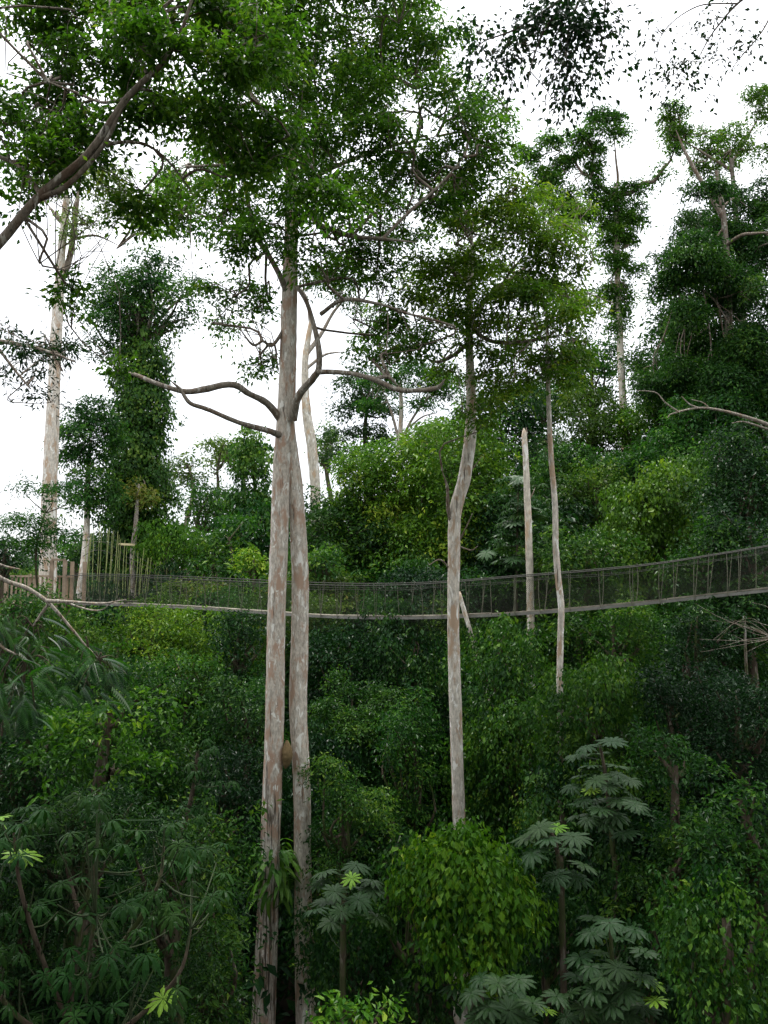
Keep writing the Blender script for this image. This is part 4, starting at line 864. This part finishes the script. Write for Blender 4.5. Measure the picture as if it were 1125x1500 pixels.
parasol_tree('sprig of pale drooping hand-shaped leaves reaching toward the termite nest', [(250, 1330), (262, 1240), (280, 1170), (290, 1100)], 15.0,
  [(float(x), float(y)) for x, y in zip(rg3.normal(285, 22, 26), rg3.uniform(1080, 1200, 26))], 79, .85, [PAD[1], PAD[3]], name='broad_leaf_sapling')
rg4 = np.random.default_rng(80)
parasol_tree('upright tree with big pale-backed leaves left of the white stub trunk', [(757, 880), (757, 830), (758, 760), (760, 700)], 34.0,
  [(float(x), float(y)) for x, y in zip(rg4.normal(757, 22, 90), rg4.uniform(695, 835, 90))], 81, 1.45, [PAD[0], PAD[2], PAL[1]], name='pale_leaf_tree')

# ------------------------------------------------------------------ near trees reaching in from outside the frame
def near_tree(name, label, d, base_px, limbs_, lobes, pal, leaf, dens, tint, seed, bark='limb', nsub=6, asp=.45, br=.03, per=6, rsf=2.2, crown=True, nl=10, droop=.4, trunk_r=.22, behind=0):
    rng = np.random.default_rng(seed); k = d / F
    first = at(limbs_[0][0][0][0], limbs_[0][0][0][1], d + (limbs_[0][0][0][2] if len(limbs_[0][0][0]) > 2 else 0))
    b = np.array([at(base_px, 900, d)[0], d, 0.]); b[2] = float(terrain(b[0], b[1]))
    o = thing(name, label, 'tree', b)
    Quads().tube([b - [0, 0, .3], b + [0, 0, (first[2] - b[2]) * .6], first * [.3, .3, 0] + b * [.7, .7, 0] + [0, 0, first[2] - 1.2], first], [trunk_r * 1.2, trunk_r, trunk_r * .7, limbs_[0][1][0] * k], 30, 12, .04, rng).build('trunk', BM['grey'], o, b)
    st = []
    for L_, rr in limbs_:
        Pq = pts(L_, d); st += list(catmull(Pq, 10)[2:])
        Quads().tube(Pq, [r * k for r in rr], 36, 9, .05, rng).build('limb', BM[bark], o, b)
    if crown:
        lb = px_lobes(lobes, d, rng)
        for i_, (c, r) in enumerate(lb): lb[i_] = (c + np.array([0, abs(c[1] - d) * 1.0 + (d - c[1]), 0]) * behind, r * (1.35 if behind else 1))
        C = crown_part(o, b, lb, d, pal, rng, leaf=leaf, dens=dens, tint=tint, nsub=nsub, asp=asp, nl=nl, rsf=rsf, droop=droop)
        tw = Quads(); branchlets(tw, st, lb, C, rng, br, per); tw.build('branch', BM[bark], o, b)['kind'] = 'stuff'
    return o

near_tree('leaning_tree', 'near tree whose lichen-grey limb slants in from the left under a dark leafy roof', 9.0, -170,
  [([(-60, 420), (0, 355), (60, 285), (130, 225), (185, 145), (240, 90), (268, 40), (285, -20)], [7.6, 7, 6.2, 5.8, 5, 4, 3, 1.6]),
   ([(60, 290), (100, 270), (150, 215), (178, 160), (200, 130)], [4.6, 4, 3.4, 3, 2]),
   ([(150, 212), (190, 208, .2), (220, 215, .4), (250, 240, .6), (280, 280, .8)], [3, 2.6, 2.2, 1.8, 1]),
   ([(255, 72), (300, 78, .3), (335, 105, .5), (350, 140, .7)], [3.2, 2.6, 2.2, 1.2]), ([(185, 145), (150, 150, .4), (110, 135, .6), (70, 120, .8)], [3, 2.4, 2, 1.2]),
   ([(0, 230, .5), (30, 245, .4), (60, 285, 0)], [3.5, 3.5, 4]), ([(255, 70), (250, 40, .2), (240, 10, .3)], [3, 2.4, 1.5]), ([(215, 108), (195, 70, .3), (165, 40, .5)], [2.6, 2, 1.2])],
  [(60, 45, 60, 38), (150, 40, 70, 40), (255, 45, 70, 40), (345, 45, 60, 34), (60, 190, 48, 34), (20, 120, 46, 40), (180, 110, 60, 32), (290, 110, 55, 32), (120, 175, 50, 26), (380, 95, 44, 30), (10, 240, 30, 30), 
   (10, 340, 24, 30), (-10, 400, 24, 30), (100, -10, 90, 30), (270, -15, 90, 30), (430, 30, 50, 30), (200, 10, 60, 30), (40, 300, 20, 14), (100, 95, 60, 40), (200, 60, 60, 40), (310, 20, 60, 40), (310, 70, 50, 34), (20, 60, 50, 40), (80, 150, 50, 30), (390, 50, 50, 34), (30, 190, 40, 30), (0, 20, 60, 40), (340, 130, 40, 30), (60, 10, 60, 36), (200, -10, 80, 40), (400, -5, 60, 34), (-10, 160, 40, 40)],
  'crown', .10, 1.05, .45, 91, asp=.5, br=.02, per=7, rsf=1.9, behind=.85, bark='limb')
near_tree('feather_leaf_tree', 'dark needle-leaved branch hanging in from the left across the pale platform trunk', 17.0, -130,
  [([(-80, 520), (-20, 500), (30, 505), (70, 515), (110, 530)], [5, 4, 3, 2.2, 1.2]), ([(-10, 500), (20, 540), (45, 570)], [2.5, 2, 1])],
  [(25, 510, 34, 14), (80, 515, 36, 16), (50, 545, 26, 14), (60, 580, 16, 10), (10, 545, 20, 12), (100, 505, 26, 10), (20, 480, 24, 8)], 'dark', .16, .85, .3, 92, asp=.28, br=.02, per=6, nsub=5)
near_tree('overhead_tree', 'near-black leaves hanging from above the top edge, densest clump', 7.5, 1900,
  [([(1250, -260), (1050, -160), (900, -80), (850, -20), (800, 40), (780, 90), (772, 130)], [9, 7, 5, 3.5, 2, 1.2, .7]), ([(880, -60), (840, 20), (830, 70), (832, 110)], [3, 2, 1.4, .6]), ([(850, -20), (760, 40), (710, 60), (690, 80)], [2.4, 1.5, 1, .5]), ([(900, -80), (890, -20), (885, 30), (893, 60)], [2.4, 1.6, 1, .5])],
  [(830, 15, 66, 30, 0), (850, 55, 50, 26, 0), (800, 30, 44, 22, 0), (760, 60, 30, 26, 0), (825, 95, 34, 26, 0), (740, 100, 24, 16, 0), (700, 85, 24, 16, 0), (880, 85, 24, 16, 0), (830, 140, 24, 18, 0), (700, 40, 20, 14, 0), (825, 178, 14, 16, 0), (850, 120, 26, 20, 0), (900, 30, 20, 16, 0)],
  'dark', .066, .85, .3, 93, asp=.6, br=.005, per=8, rsf=3.0, nl=6, droop=.8)
near_tree('sparse_overhead_tree', 'scattered small dark leaves on thin twigs at the top right corner', 8.0, 2200,
  [([(1330, -120), (1200, -60), (1100, -10), (1050, 40), (1020, 90)], [6, 4, 2, 1.2, .6]), ([(1150, -30), (1120, 40), (1080, 90), (1060, 120)], [1.6, 1.2, .8, .4]), ([(1080, 5), (1020, 10), (970, 50), (960, 110)], [1.2, 1, .7, .4])],
  [(1060, 10, 24, 14, 0), (1090, 70, 30, 16, 0), (1000, 90, 30, 24, 0), (1040, 80, 24, 14, 0), (960, 40, 24, 14, 0), (1015, 120, 24, 14, 0), (1110, 30, 22, 14, 0), (970, 100, 20, 24, 0), (1040, 30, 24, 14, 0), (940, 70, 20, 20, 0)],
  'dark', .06, .3, .3, 94, asp=.55, br=.005, per=6, rsf=3.6, nl=4, droop=.8)
near_tree('dead_branch_tree', 'bare dead grey branch reaching in at the right edge below the giant tree', 15.0, 1500,
  [([(1330, 760), (1230, 680), (1160, 640), (1125, 622), (1090, 610), (1050, 600), (1020, 598), (985, 606), (978, 612)], [6, 4.4, 3.2, 2.8, 2.4, 2, 1.6, 1.1, .5]),
   ([(1160, 640), (1120, 627), (1090, 618), (1072, 620)], [2.2, 1.8, 1.3, .6]), ([(1025, 598), (1010, 592), (998, 580)], [1.4, 1, .5]), ([(995, 604), (975, 590), (960, 575), (932, 572)], [1.3, 1, .8, .4]), ([(1040, 599), (1030, 590), (1012, 585)], [1, .8, .4])],
  [], 'dark', .1, 1, .3, 95, bark='dead', crown=False)

# feathery near tree at left with pale dead boughs; each frond is a part
rng = np.random.default_rng(96); D5 = 12.0; k5 = D5 / F
b = np.array([at(-220, 900, D5)[0], D5, 0.]); b[2] = float(terrain(b[0], b[1]))
ft = thing('frond_tree', 'near tree at left edge with pale crooked boughs and drooping feather fronds', 'tree', b)
j = at(-60, 800, D5)
Quads().tube([b - [0, 0, .3], b * [1, 1, 0] + [0, 0, -6], j + [-.6, 0, -1.5], j], [.3, .24, .16, 7 * k5], 24, 10, .04, rng).build('trunk', BM['grey'], ft, b)
boughs = [([(-60, 800), (0, 846), (40, 862), (70, 882), (100, 915), (125, 945), (145, 965)], [4.4, 3.2, 3, 3, 2, 1.4, .6]), ([(72, 884), (60, 900), (48, 918)], [2.6, 2, 1]),
          ([(68, 880), (110, 882, -.3), (150, 884, -.5), (185, 878, -.8)], [3, 2, 1.4, .5]), ([(100, 884, -.2), (130, 893, -.3), (150, 893, -.5), (165, 880, -.6)], [1.6, 1.2, 1, .5]),
          ([(-60, 800), (-30, 900), (0, 945), (40, 965)], [4, 3, 2, 1]), ([(-60, 800), (0, 827), (30, 834)], [3, 1.8, .8])]
sps = []
for L_, rr in boughs:
    Pq = pts(L_, D5); sps += list(catmull(Pq, 8)[3:]); Quads().tube(Pq, [r * k5 for r in rr], 24, 7, .07, rng).build('bough', BM['dead'], ft, b)
def frond_mesh(name, n, L, ll, mat, rng):
    V = []; Fq = []; tt = []
    for i_ in range(n):
        u = (i_ + .6) / n; x = L * u; z = -.45 * L * u * u
        l_ = ll * (math.sin(math.pi * (u * .8 + .15))) ** .6
        for s in (-1, 1):
            b_ = len(V); w = .16 * l_
            V += [(x, 0, z), (x + .35 * l_ + w, s * l_ * .5, z - .06 * l_), (x + .55 * l_, s * l_, z - .3 * l_), (x + .3 * l_ - w, s * l_ * .5, z - .06 * l_)]
            tt += [rng.uniform(.25, .55)] * 4; Fq += [(b_, b_ + 1, b_ + 2), (b_, b_ + 2, b_ + 3)]
    b_ = len(V); V += [(0, -.006, 0), (0, .006, 0), (L, 0, -.45 * L)]; tt += [.4] * 3; Fq.append((b_, b_ + 1, b_ + 2))
    me = bpy.data.meshes.new(name); me.from_pydata(V, [], Fq); me.materials.append(mat)
    a_ = me.attributes.new('tint', 'FLOAT', 'POINT'); a_.data.foreach_set('value', np.array(tt, np.float32)); return me
FR = [frond_mesh('feather_frond', 14, .55, .17, LM[p_], rng) for p_ in ('mid', 'dark', 'mid')]
fl = [(rng.uniform(-30, 190), rng.uniform(895, 1060)) for _ in range(190)]
fl = [(x, y) for x, y in fl if abs(y - (935 + x * .38)) < 75 - x * .22 or (x < 60 and 940 < y < 1075)]
for x, y in fl:
    fr = bpy.data.objects.new('frond', FR[int(rng.integers(3))]); COL.objects.link(fr); fr.parent = ft
    c = at(x, y, D5 + rng.normal(0, .7)); fr.location = [float(t) for t in c - b]
    s_ = rng.uniform(.45, .8); fr.scale = (s_, s_, s_); fr.rotation_euler = (rng.normal(0, .3), rng.uniform(-.1, .7), rng.normal(-.4, .8))
S5 = np.array(sps); tw = Quads()
for x, y in fl[::2]:
    c = at(x, y, D5); p = S5[np.argmin(((S5 - c) ** 2).sum(1))]
    tw.tube([p, (p + c) / 2 + [0, 0, .1], c], [.012, .009, .004], 6, 4)
tg = tw.build('twig', BM['brown'], ft, b); tg['kind'] = 'stuff'

# tangle of dry twigs at right under the walkway
rng = np.random.default_rng(97); d7 = 19.0; p0 = at(1135, 935, d7); bb = p0 * [1, 1, 0] + [0.4, 0, float(terrain(p0[0] + .4, d7))]
dt = thing('dry_shrub', 'leafless pale twigs tangled under the walkway at the right edge', 'shrub', bb)
q = Quads(); q.tube([bb, p0 + [.4, 0, -2], p0], [.08, .06, .04], 14, 6)
for _ in range(16):
    e = at(rng.uniform(1015, 1110), rng.uniform(880, 960), d7 + rng.normal(0, .8)); m_ = p0 + (e - p0) * .5 + rng.normal(0, .15, 3) + [0, 0, .1]
    q.tube([p0, m_, e], [.008, .006, .003], 10, 4)
tg = q.build('twig', BM['grey'], dt, bb); tg['kind'] = 'stuff'
pole_tree('dim_trunk', 'thin white-spotted trunk in deep shade near the right edge', [(1103, 1085), (1098, 1040), (1094, 990), (1092, 950), (1091, 900)], [2.2, 2.2, 2.2, 2, 1.2], 23.5, 'grey', [], 'mid', .1, 1, .4, 98, crown=False, m=8)

# ------------------------------------------------------------------ hanging walkway
def interp(px, tab): return float(np.interp(px, [t[0] for t in tab], [t[1] for t in tab]))
DECK = [(80, 881), (100, 881.5), (200, 884), (300, 889), (400, 896), (480, 901), (570, 902.5), (640, 901.5), (700, 899), (826, 891.5), (956, 879), (1040, 869.5), (1125, 860.5), (1250, 846), (1400, 828)]
RAIL = [(80, 842), (100, 842.5), (200, 844.5), (300, 849), (400, 854), (480, 857.5), (570, 858), (640, 855), (700, 850), (813, 841), (890, 835), (964, 827), (1040, 815), (1125, 801), (1250, 779), (1400, 752)]
def dep(px): return 1 / np.interp(px, [100, 1125, 1400], [1 / 36.5, 1 / 22.0, 1 / 18.5])
def deck(px): return at(px, interp(px, DECK), dep(px))
def rail(px): return at(px, interp(px, RAIL), dep(px))
e0, e1 = deck(100), deck(1125); ax = unit((e1 - e0) * [1, 1, 0]); side = np.array([-ax[1], ax[0], 0])      # side points away from the camera
pxs = np.linspace(96, 1380, 400); path = np.array([deck(p) for p in pxs]); rpath = np.array([rail(p) for p in pxs])
sm_ = np.ones(31) / 31
for arr in (path, rpath):
    zz = np.convolve(np.pad(arr[:, 2], 15, mode='edge'), sm_, 'valid'); arr[:, 2] = zz
arc = np.concatenate([[0], np.cumsum(np.linalg.norm(np.diff(path, axis=0), axis=1))])
def dk(s): return np.array([np.interp(s, arc, path[:, i_]) for i_ in range(3)])
def rl(s): return np.array([np.interp(s, arc, rpath[:, i_]) for i_ in range(3)])
TOT = arc[-1]
wk = thing('rope_walkway', 'long hanging walkway with plank deck, dark netting and rope rails across the valley', 'walkway', dk(0))
wb = dk(0)
WID = .62
rng = np.random.default_rng(50)
up = np.array([0, 0, 1.])
s = 0.0
while s < TOT - .3:                                              # deck planks laid end to end, each a part
    l_ = min(1.9, TOT - s); a_, c_ = dk(s + .012), dk(s + l_ - .012)
    zo = rng.normal(0, .008)
    Quads().box(a_ + side * .22 + up * (-.015 + zo), c_ + side * .22 + up * (-.015 + rng.normal(0, .008)), side * .2, up * .045).build('plank', M_plank, wk, wb, False)
    s += l_
for off in (.02, .42):                                           # the two ladder rails under the planks
    q = Quads()
    for s in np.arange(0, TOT - .01, 1.5):
        q.box(dk(s) + side * off - up * .085, dk(min(TOT, s + 1.5)) + side * off - up * .085, side * .018, up * .085)
    q.build('ladder_rail', M_beam, wk, wb, False)
q = Quads()
for s in np.arange(.2, TOT, .42): q.box(dk(s) + side * .02 - up * .085, dk(s) + side * .42 - up * .085, ax * .015, up * .03)
q.build('rung', M_beam, wk, wb, False)
NEAR, FAR = -side * .16, side * .62
for i_, off in enumerate((NEAR, FAR)):
    lift = up * (0 if i_ == 0 else .07)
    q = Quads(); q.tube([rl(s) + off + lift for s in np.linspace(0, TOT, 40)], [.016, .016], 160, 6); q.build('handrail_cable', M_cable, wk, wb)
    q = Quads(); q.tube([rl(s) + off + lift + up * (-.16 + .02 * math.sin(s * 1.7)) for s in np.linspace(0, TOT, 40)], [.007, .007], 140, 5); q.build('guide_rope', M_cable, wk, wb)
    s = .6 + i_ * .5
    while s < TOT:                                               # hanger ropes, some doubled
        tp = rl(s) + off + lift + up * rng.uniform(.0, .10 if i_ else .04); bt = dk(s + rng.normal(0, .03)) + (side * -.02 if i_ == 0 else side * .46) - up * .1
        Quads().tube([bt, (tp + bt) / 2 + ax * rng.normal(0, .02) + off * .12, tp], [.011, .011], 6, 5).build('rope', M_rope, wk, wb)
        if rng.uniform() < .55:
            Quads().tube([bt + ax * .03, tp + ax * rng.uniform(.07, .16)], [.009, .009], 4, 5).build('rope', M_rope, wk, wb)
        s += rng.uniform(.75, 1.15)
    # netting: crossed strands, joined into one part
    g_ = .062; n_ = int(TOT / g_); sg = np.linspace(0, TOT, n_)
    lo = np.array([dk(s) for s in sg]) + (side * .03 if i_ == 0 else side * .40) + up * .02
    hi = np.array([rl(s) for s in sg]) + off + lift
    hh = 18
    VV = []; FF = []; nv = 0; w_ = .0025
    for sh in (hh, -hh):
        ii = np.arange(max(0, -sh), min(n_, n_ - sh)); A = lo[ii]; B = hi[ii + sh]
        for (t0, t1) in ((0, .5), (.5, 1)):
            a0 = A + (B - A) * t0; a1 = A + (B - A) * t1
            bulge0 = off * (.25 if t0 == .5 else 0); bulge1 = off * (.25 if t1 == .5 else 0)
            a0 = a0 + bulge0; a1 = a1 + bulge1
            v4 = np.stack([a0 - ax * w_, a0 + ax * w_, a1 + ax * w_, a1 - ax * w_], 1).reshape(-1, 3)
            VV.append(v4); FF.append(np.arange(len(v4)).reshape(-1, 4) + nv); nv += len(v4)
    no = mesh_obj('net', np.vstack(VV), np.vstack(FF), M_net, wk, base=wb); no['kind'] = 'stuff'
# net sagging under the middle of the deck
sg = np.arange(TOT * .18, TOT * .68, .07); A = np.array([dk(s) for s in sg]) - up * .12
sag = .55 * np.sin(np.linspace(0, math.pi, len(sg))) ** .7
for_ = []
VV = []; FF = []; nv = 0
for sh in (7, -7):
    ii = np.arange(max(0, -sh), min(len(sg), len(sg) - sh)); B = A[ii + sh] - up * sag[ii + sh][:, None] + side * .2
    v4 = np.stack([A[ii] - ax * .007, A[ii] + ax * .007, B + ax * .007, B - ax * .007], 1).reshape(-1, 3)
    VV.append(v4); FF.append(np.arange(len(v4)).reshape(-1, 4) + nv); nv += len(v4)
no = mesh_obj('net', np.vstack(VV), np.vstack(FF), M_net, wk, base=wb); no['kind'] = 'stuff'

# pole leaning beside the bent pale trunk
p0, p1 = at(672, 868, 26.6), at(685, 912, 26.4)
lb_ = p0 + (p1 - p0) * ((p0[2] - float(terrain(2.9, 26.2))) / (p0[2] - p1[2]))
q = Quads().tube([lb_, p1, p0], [.1, .08, .055], 14, 8, .04); po = q.build('leaning_pole', BM['pale'], None, lb_); po.location = lb_
po['label'] = 'short grey pole leaning beside the bent pale trunk in front of the netting'; po['category'] = 'pole'

# ------------------------------------------------------------------ tree platform at the left end
dP = 37.5; kP = dP / F
pc = at(62, 882, dP); pb = pc.copy()
pf = thing('tree_platform', 'wooden platform with slatted railing built round the pale trunk at left', 'platform', pb)
RX, RY = 36 * kP, 1.2
for i_, x in enumerate(np.arange(-RX, RX - .05, .19)):
    Quads().box(pc + [x, -RY, -.03], pc + [x + .17, -RY, -.03], [0, 0, 0], [0, 0, 0]) if False else None
    Quads().box(pc + [x + .085, -RY, -.03], pc + [x + .085, RY, -.03], [.08, 0, 0], [0, 0, .05]).build('floor_board', M_wood, pf, pb, False)
for y in (-RY + .1, RY - .1):
    Quads().box(pc + [-RX, y, -.16], pc + [RX, y, -.16], [0, .05, 0], [0, 0, .16]).build('joist', M_wood, pf, pb, False)
for y in (-RY, RY):
    for zz in (1.22, .1):
        Quads().box(pc + [-RX, y - .06, zz], pc + [RX * .72, y - .06, zz], [0, .03, 0], [0, 0, .09]).build('rail', M_wood, pf, pb, False)
    for x in np.arange(-RX + .06, RX * .72, .2):
        Quads().box(pc + [x, y, .0], pc + [x, y, 1.2], [.045, 0, 0], [0, .03, 0]).build('slat', M_wood, pf, pb, False)
for x in (-RX, RX * .76, RX * 1.28):
    for y in (-RY, RY):
        hgt_ = 1.35 if x < 0 else 1.95
        Quads().box(pc + [x, y, -.25], pc + [x, y, hgt_], [.075, 0, 0], [0, .14, 0]).build('post', M_wood, pf, pb, False)
Quads().box(pc + [RX * .76, -RY, 1.98], pc + [RX * 1.28, -RY, 1.98], [0, .06, 0], [0, 0, .1]).build('lintel', M_wood, pf, pb, False)
for t in np.linspace(0, 2 * math.pi, 7)[:-1]:
    ca, sa = math.cos(t), math.sin(t)
    Quads().box(pc + [ca * .42 + .2, sa * .42 + .5, -1.3], pc + [ca * 1.1 + .2, sa * 1.0 + .2, -.24], [.05, 0, 0], [0, .1, 0]).build('strut', M_wood, pf, pb, False)

# second walkway behind: a fan of yellow-green hanger ropes
rng = np.random.default_rng(52); d2 = 44.0
a0, a1 = at(118, 878, 40.0), at(330, 884, 50.0)
w2 = thing('rope_walkway', 'second walkway behind the platform, seen as a fan of yellow-green hanger ropes', 'walkway', a0)
TOPL = [(118, 790), (135, 775), (160, 777), (180, 797), (205, 812), (240, 828), (290, 842), (330, 850)]
def l2(px): return 40 + (px - 118) / (330 - 118) * 10
for i_, px in enumerate(np.linspace(122, 318, 46)):
    px = px + rng.normal(0, 1.5); d_ = l2(px)
    t = at(px + rng.uniform(2, 9), interp(px, TOPL) + rng.normal(0, 4), d_); bt = at(px, 872 + rng.normal(0, 2), d_ - rng.uniform(0, .6))
    Quads().tube([bt, (t + bt) / 2 + rng.normal(0, .03, 3), t], [.02, .015], 6, 5).build('rope', M_rope_green, w2, a0)
tops = [at(p, interp(p, TOPL) + 6, l2(p)) for p in np.linspace(122, 325, 14)]
for off in (0, .5, 1.0):
    Quads().tube([t_ * (1 - off * .28) + at(p, 872, l2(p)) * off * .28 for t_, p in zip(tops, np.linspace(122, 325, 14))], [.02, .02], 40, 5).build('cable', M_cable, w2, a0)
Quads().box(at(174, 797, 43), at(196, 798, 43), [0, .14, 0], [0, 0, .11]).build('plank', M_wood_pale, w2, a0, False)
q = Quads()
for i_ in range(12):
    u, v = i_ / 12, (i_ + .94) / 12
    Quads().box(a0 + (a1 - a0) * u, a0 + (a1 - a0) * v, [.12, -.22, 0], [0, 0, .06]).build('plank', M_plank, w2, a0, False)

print('LEAVES', NL[0])
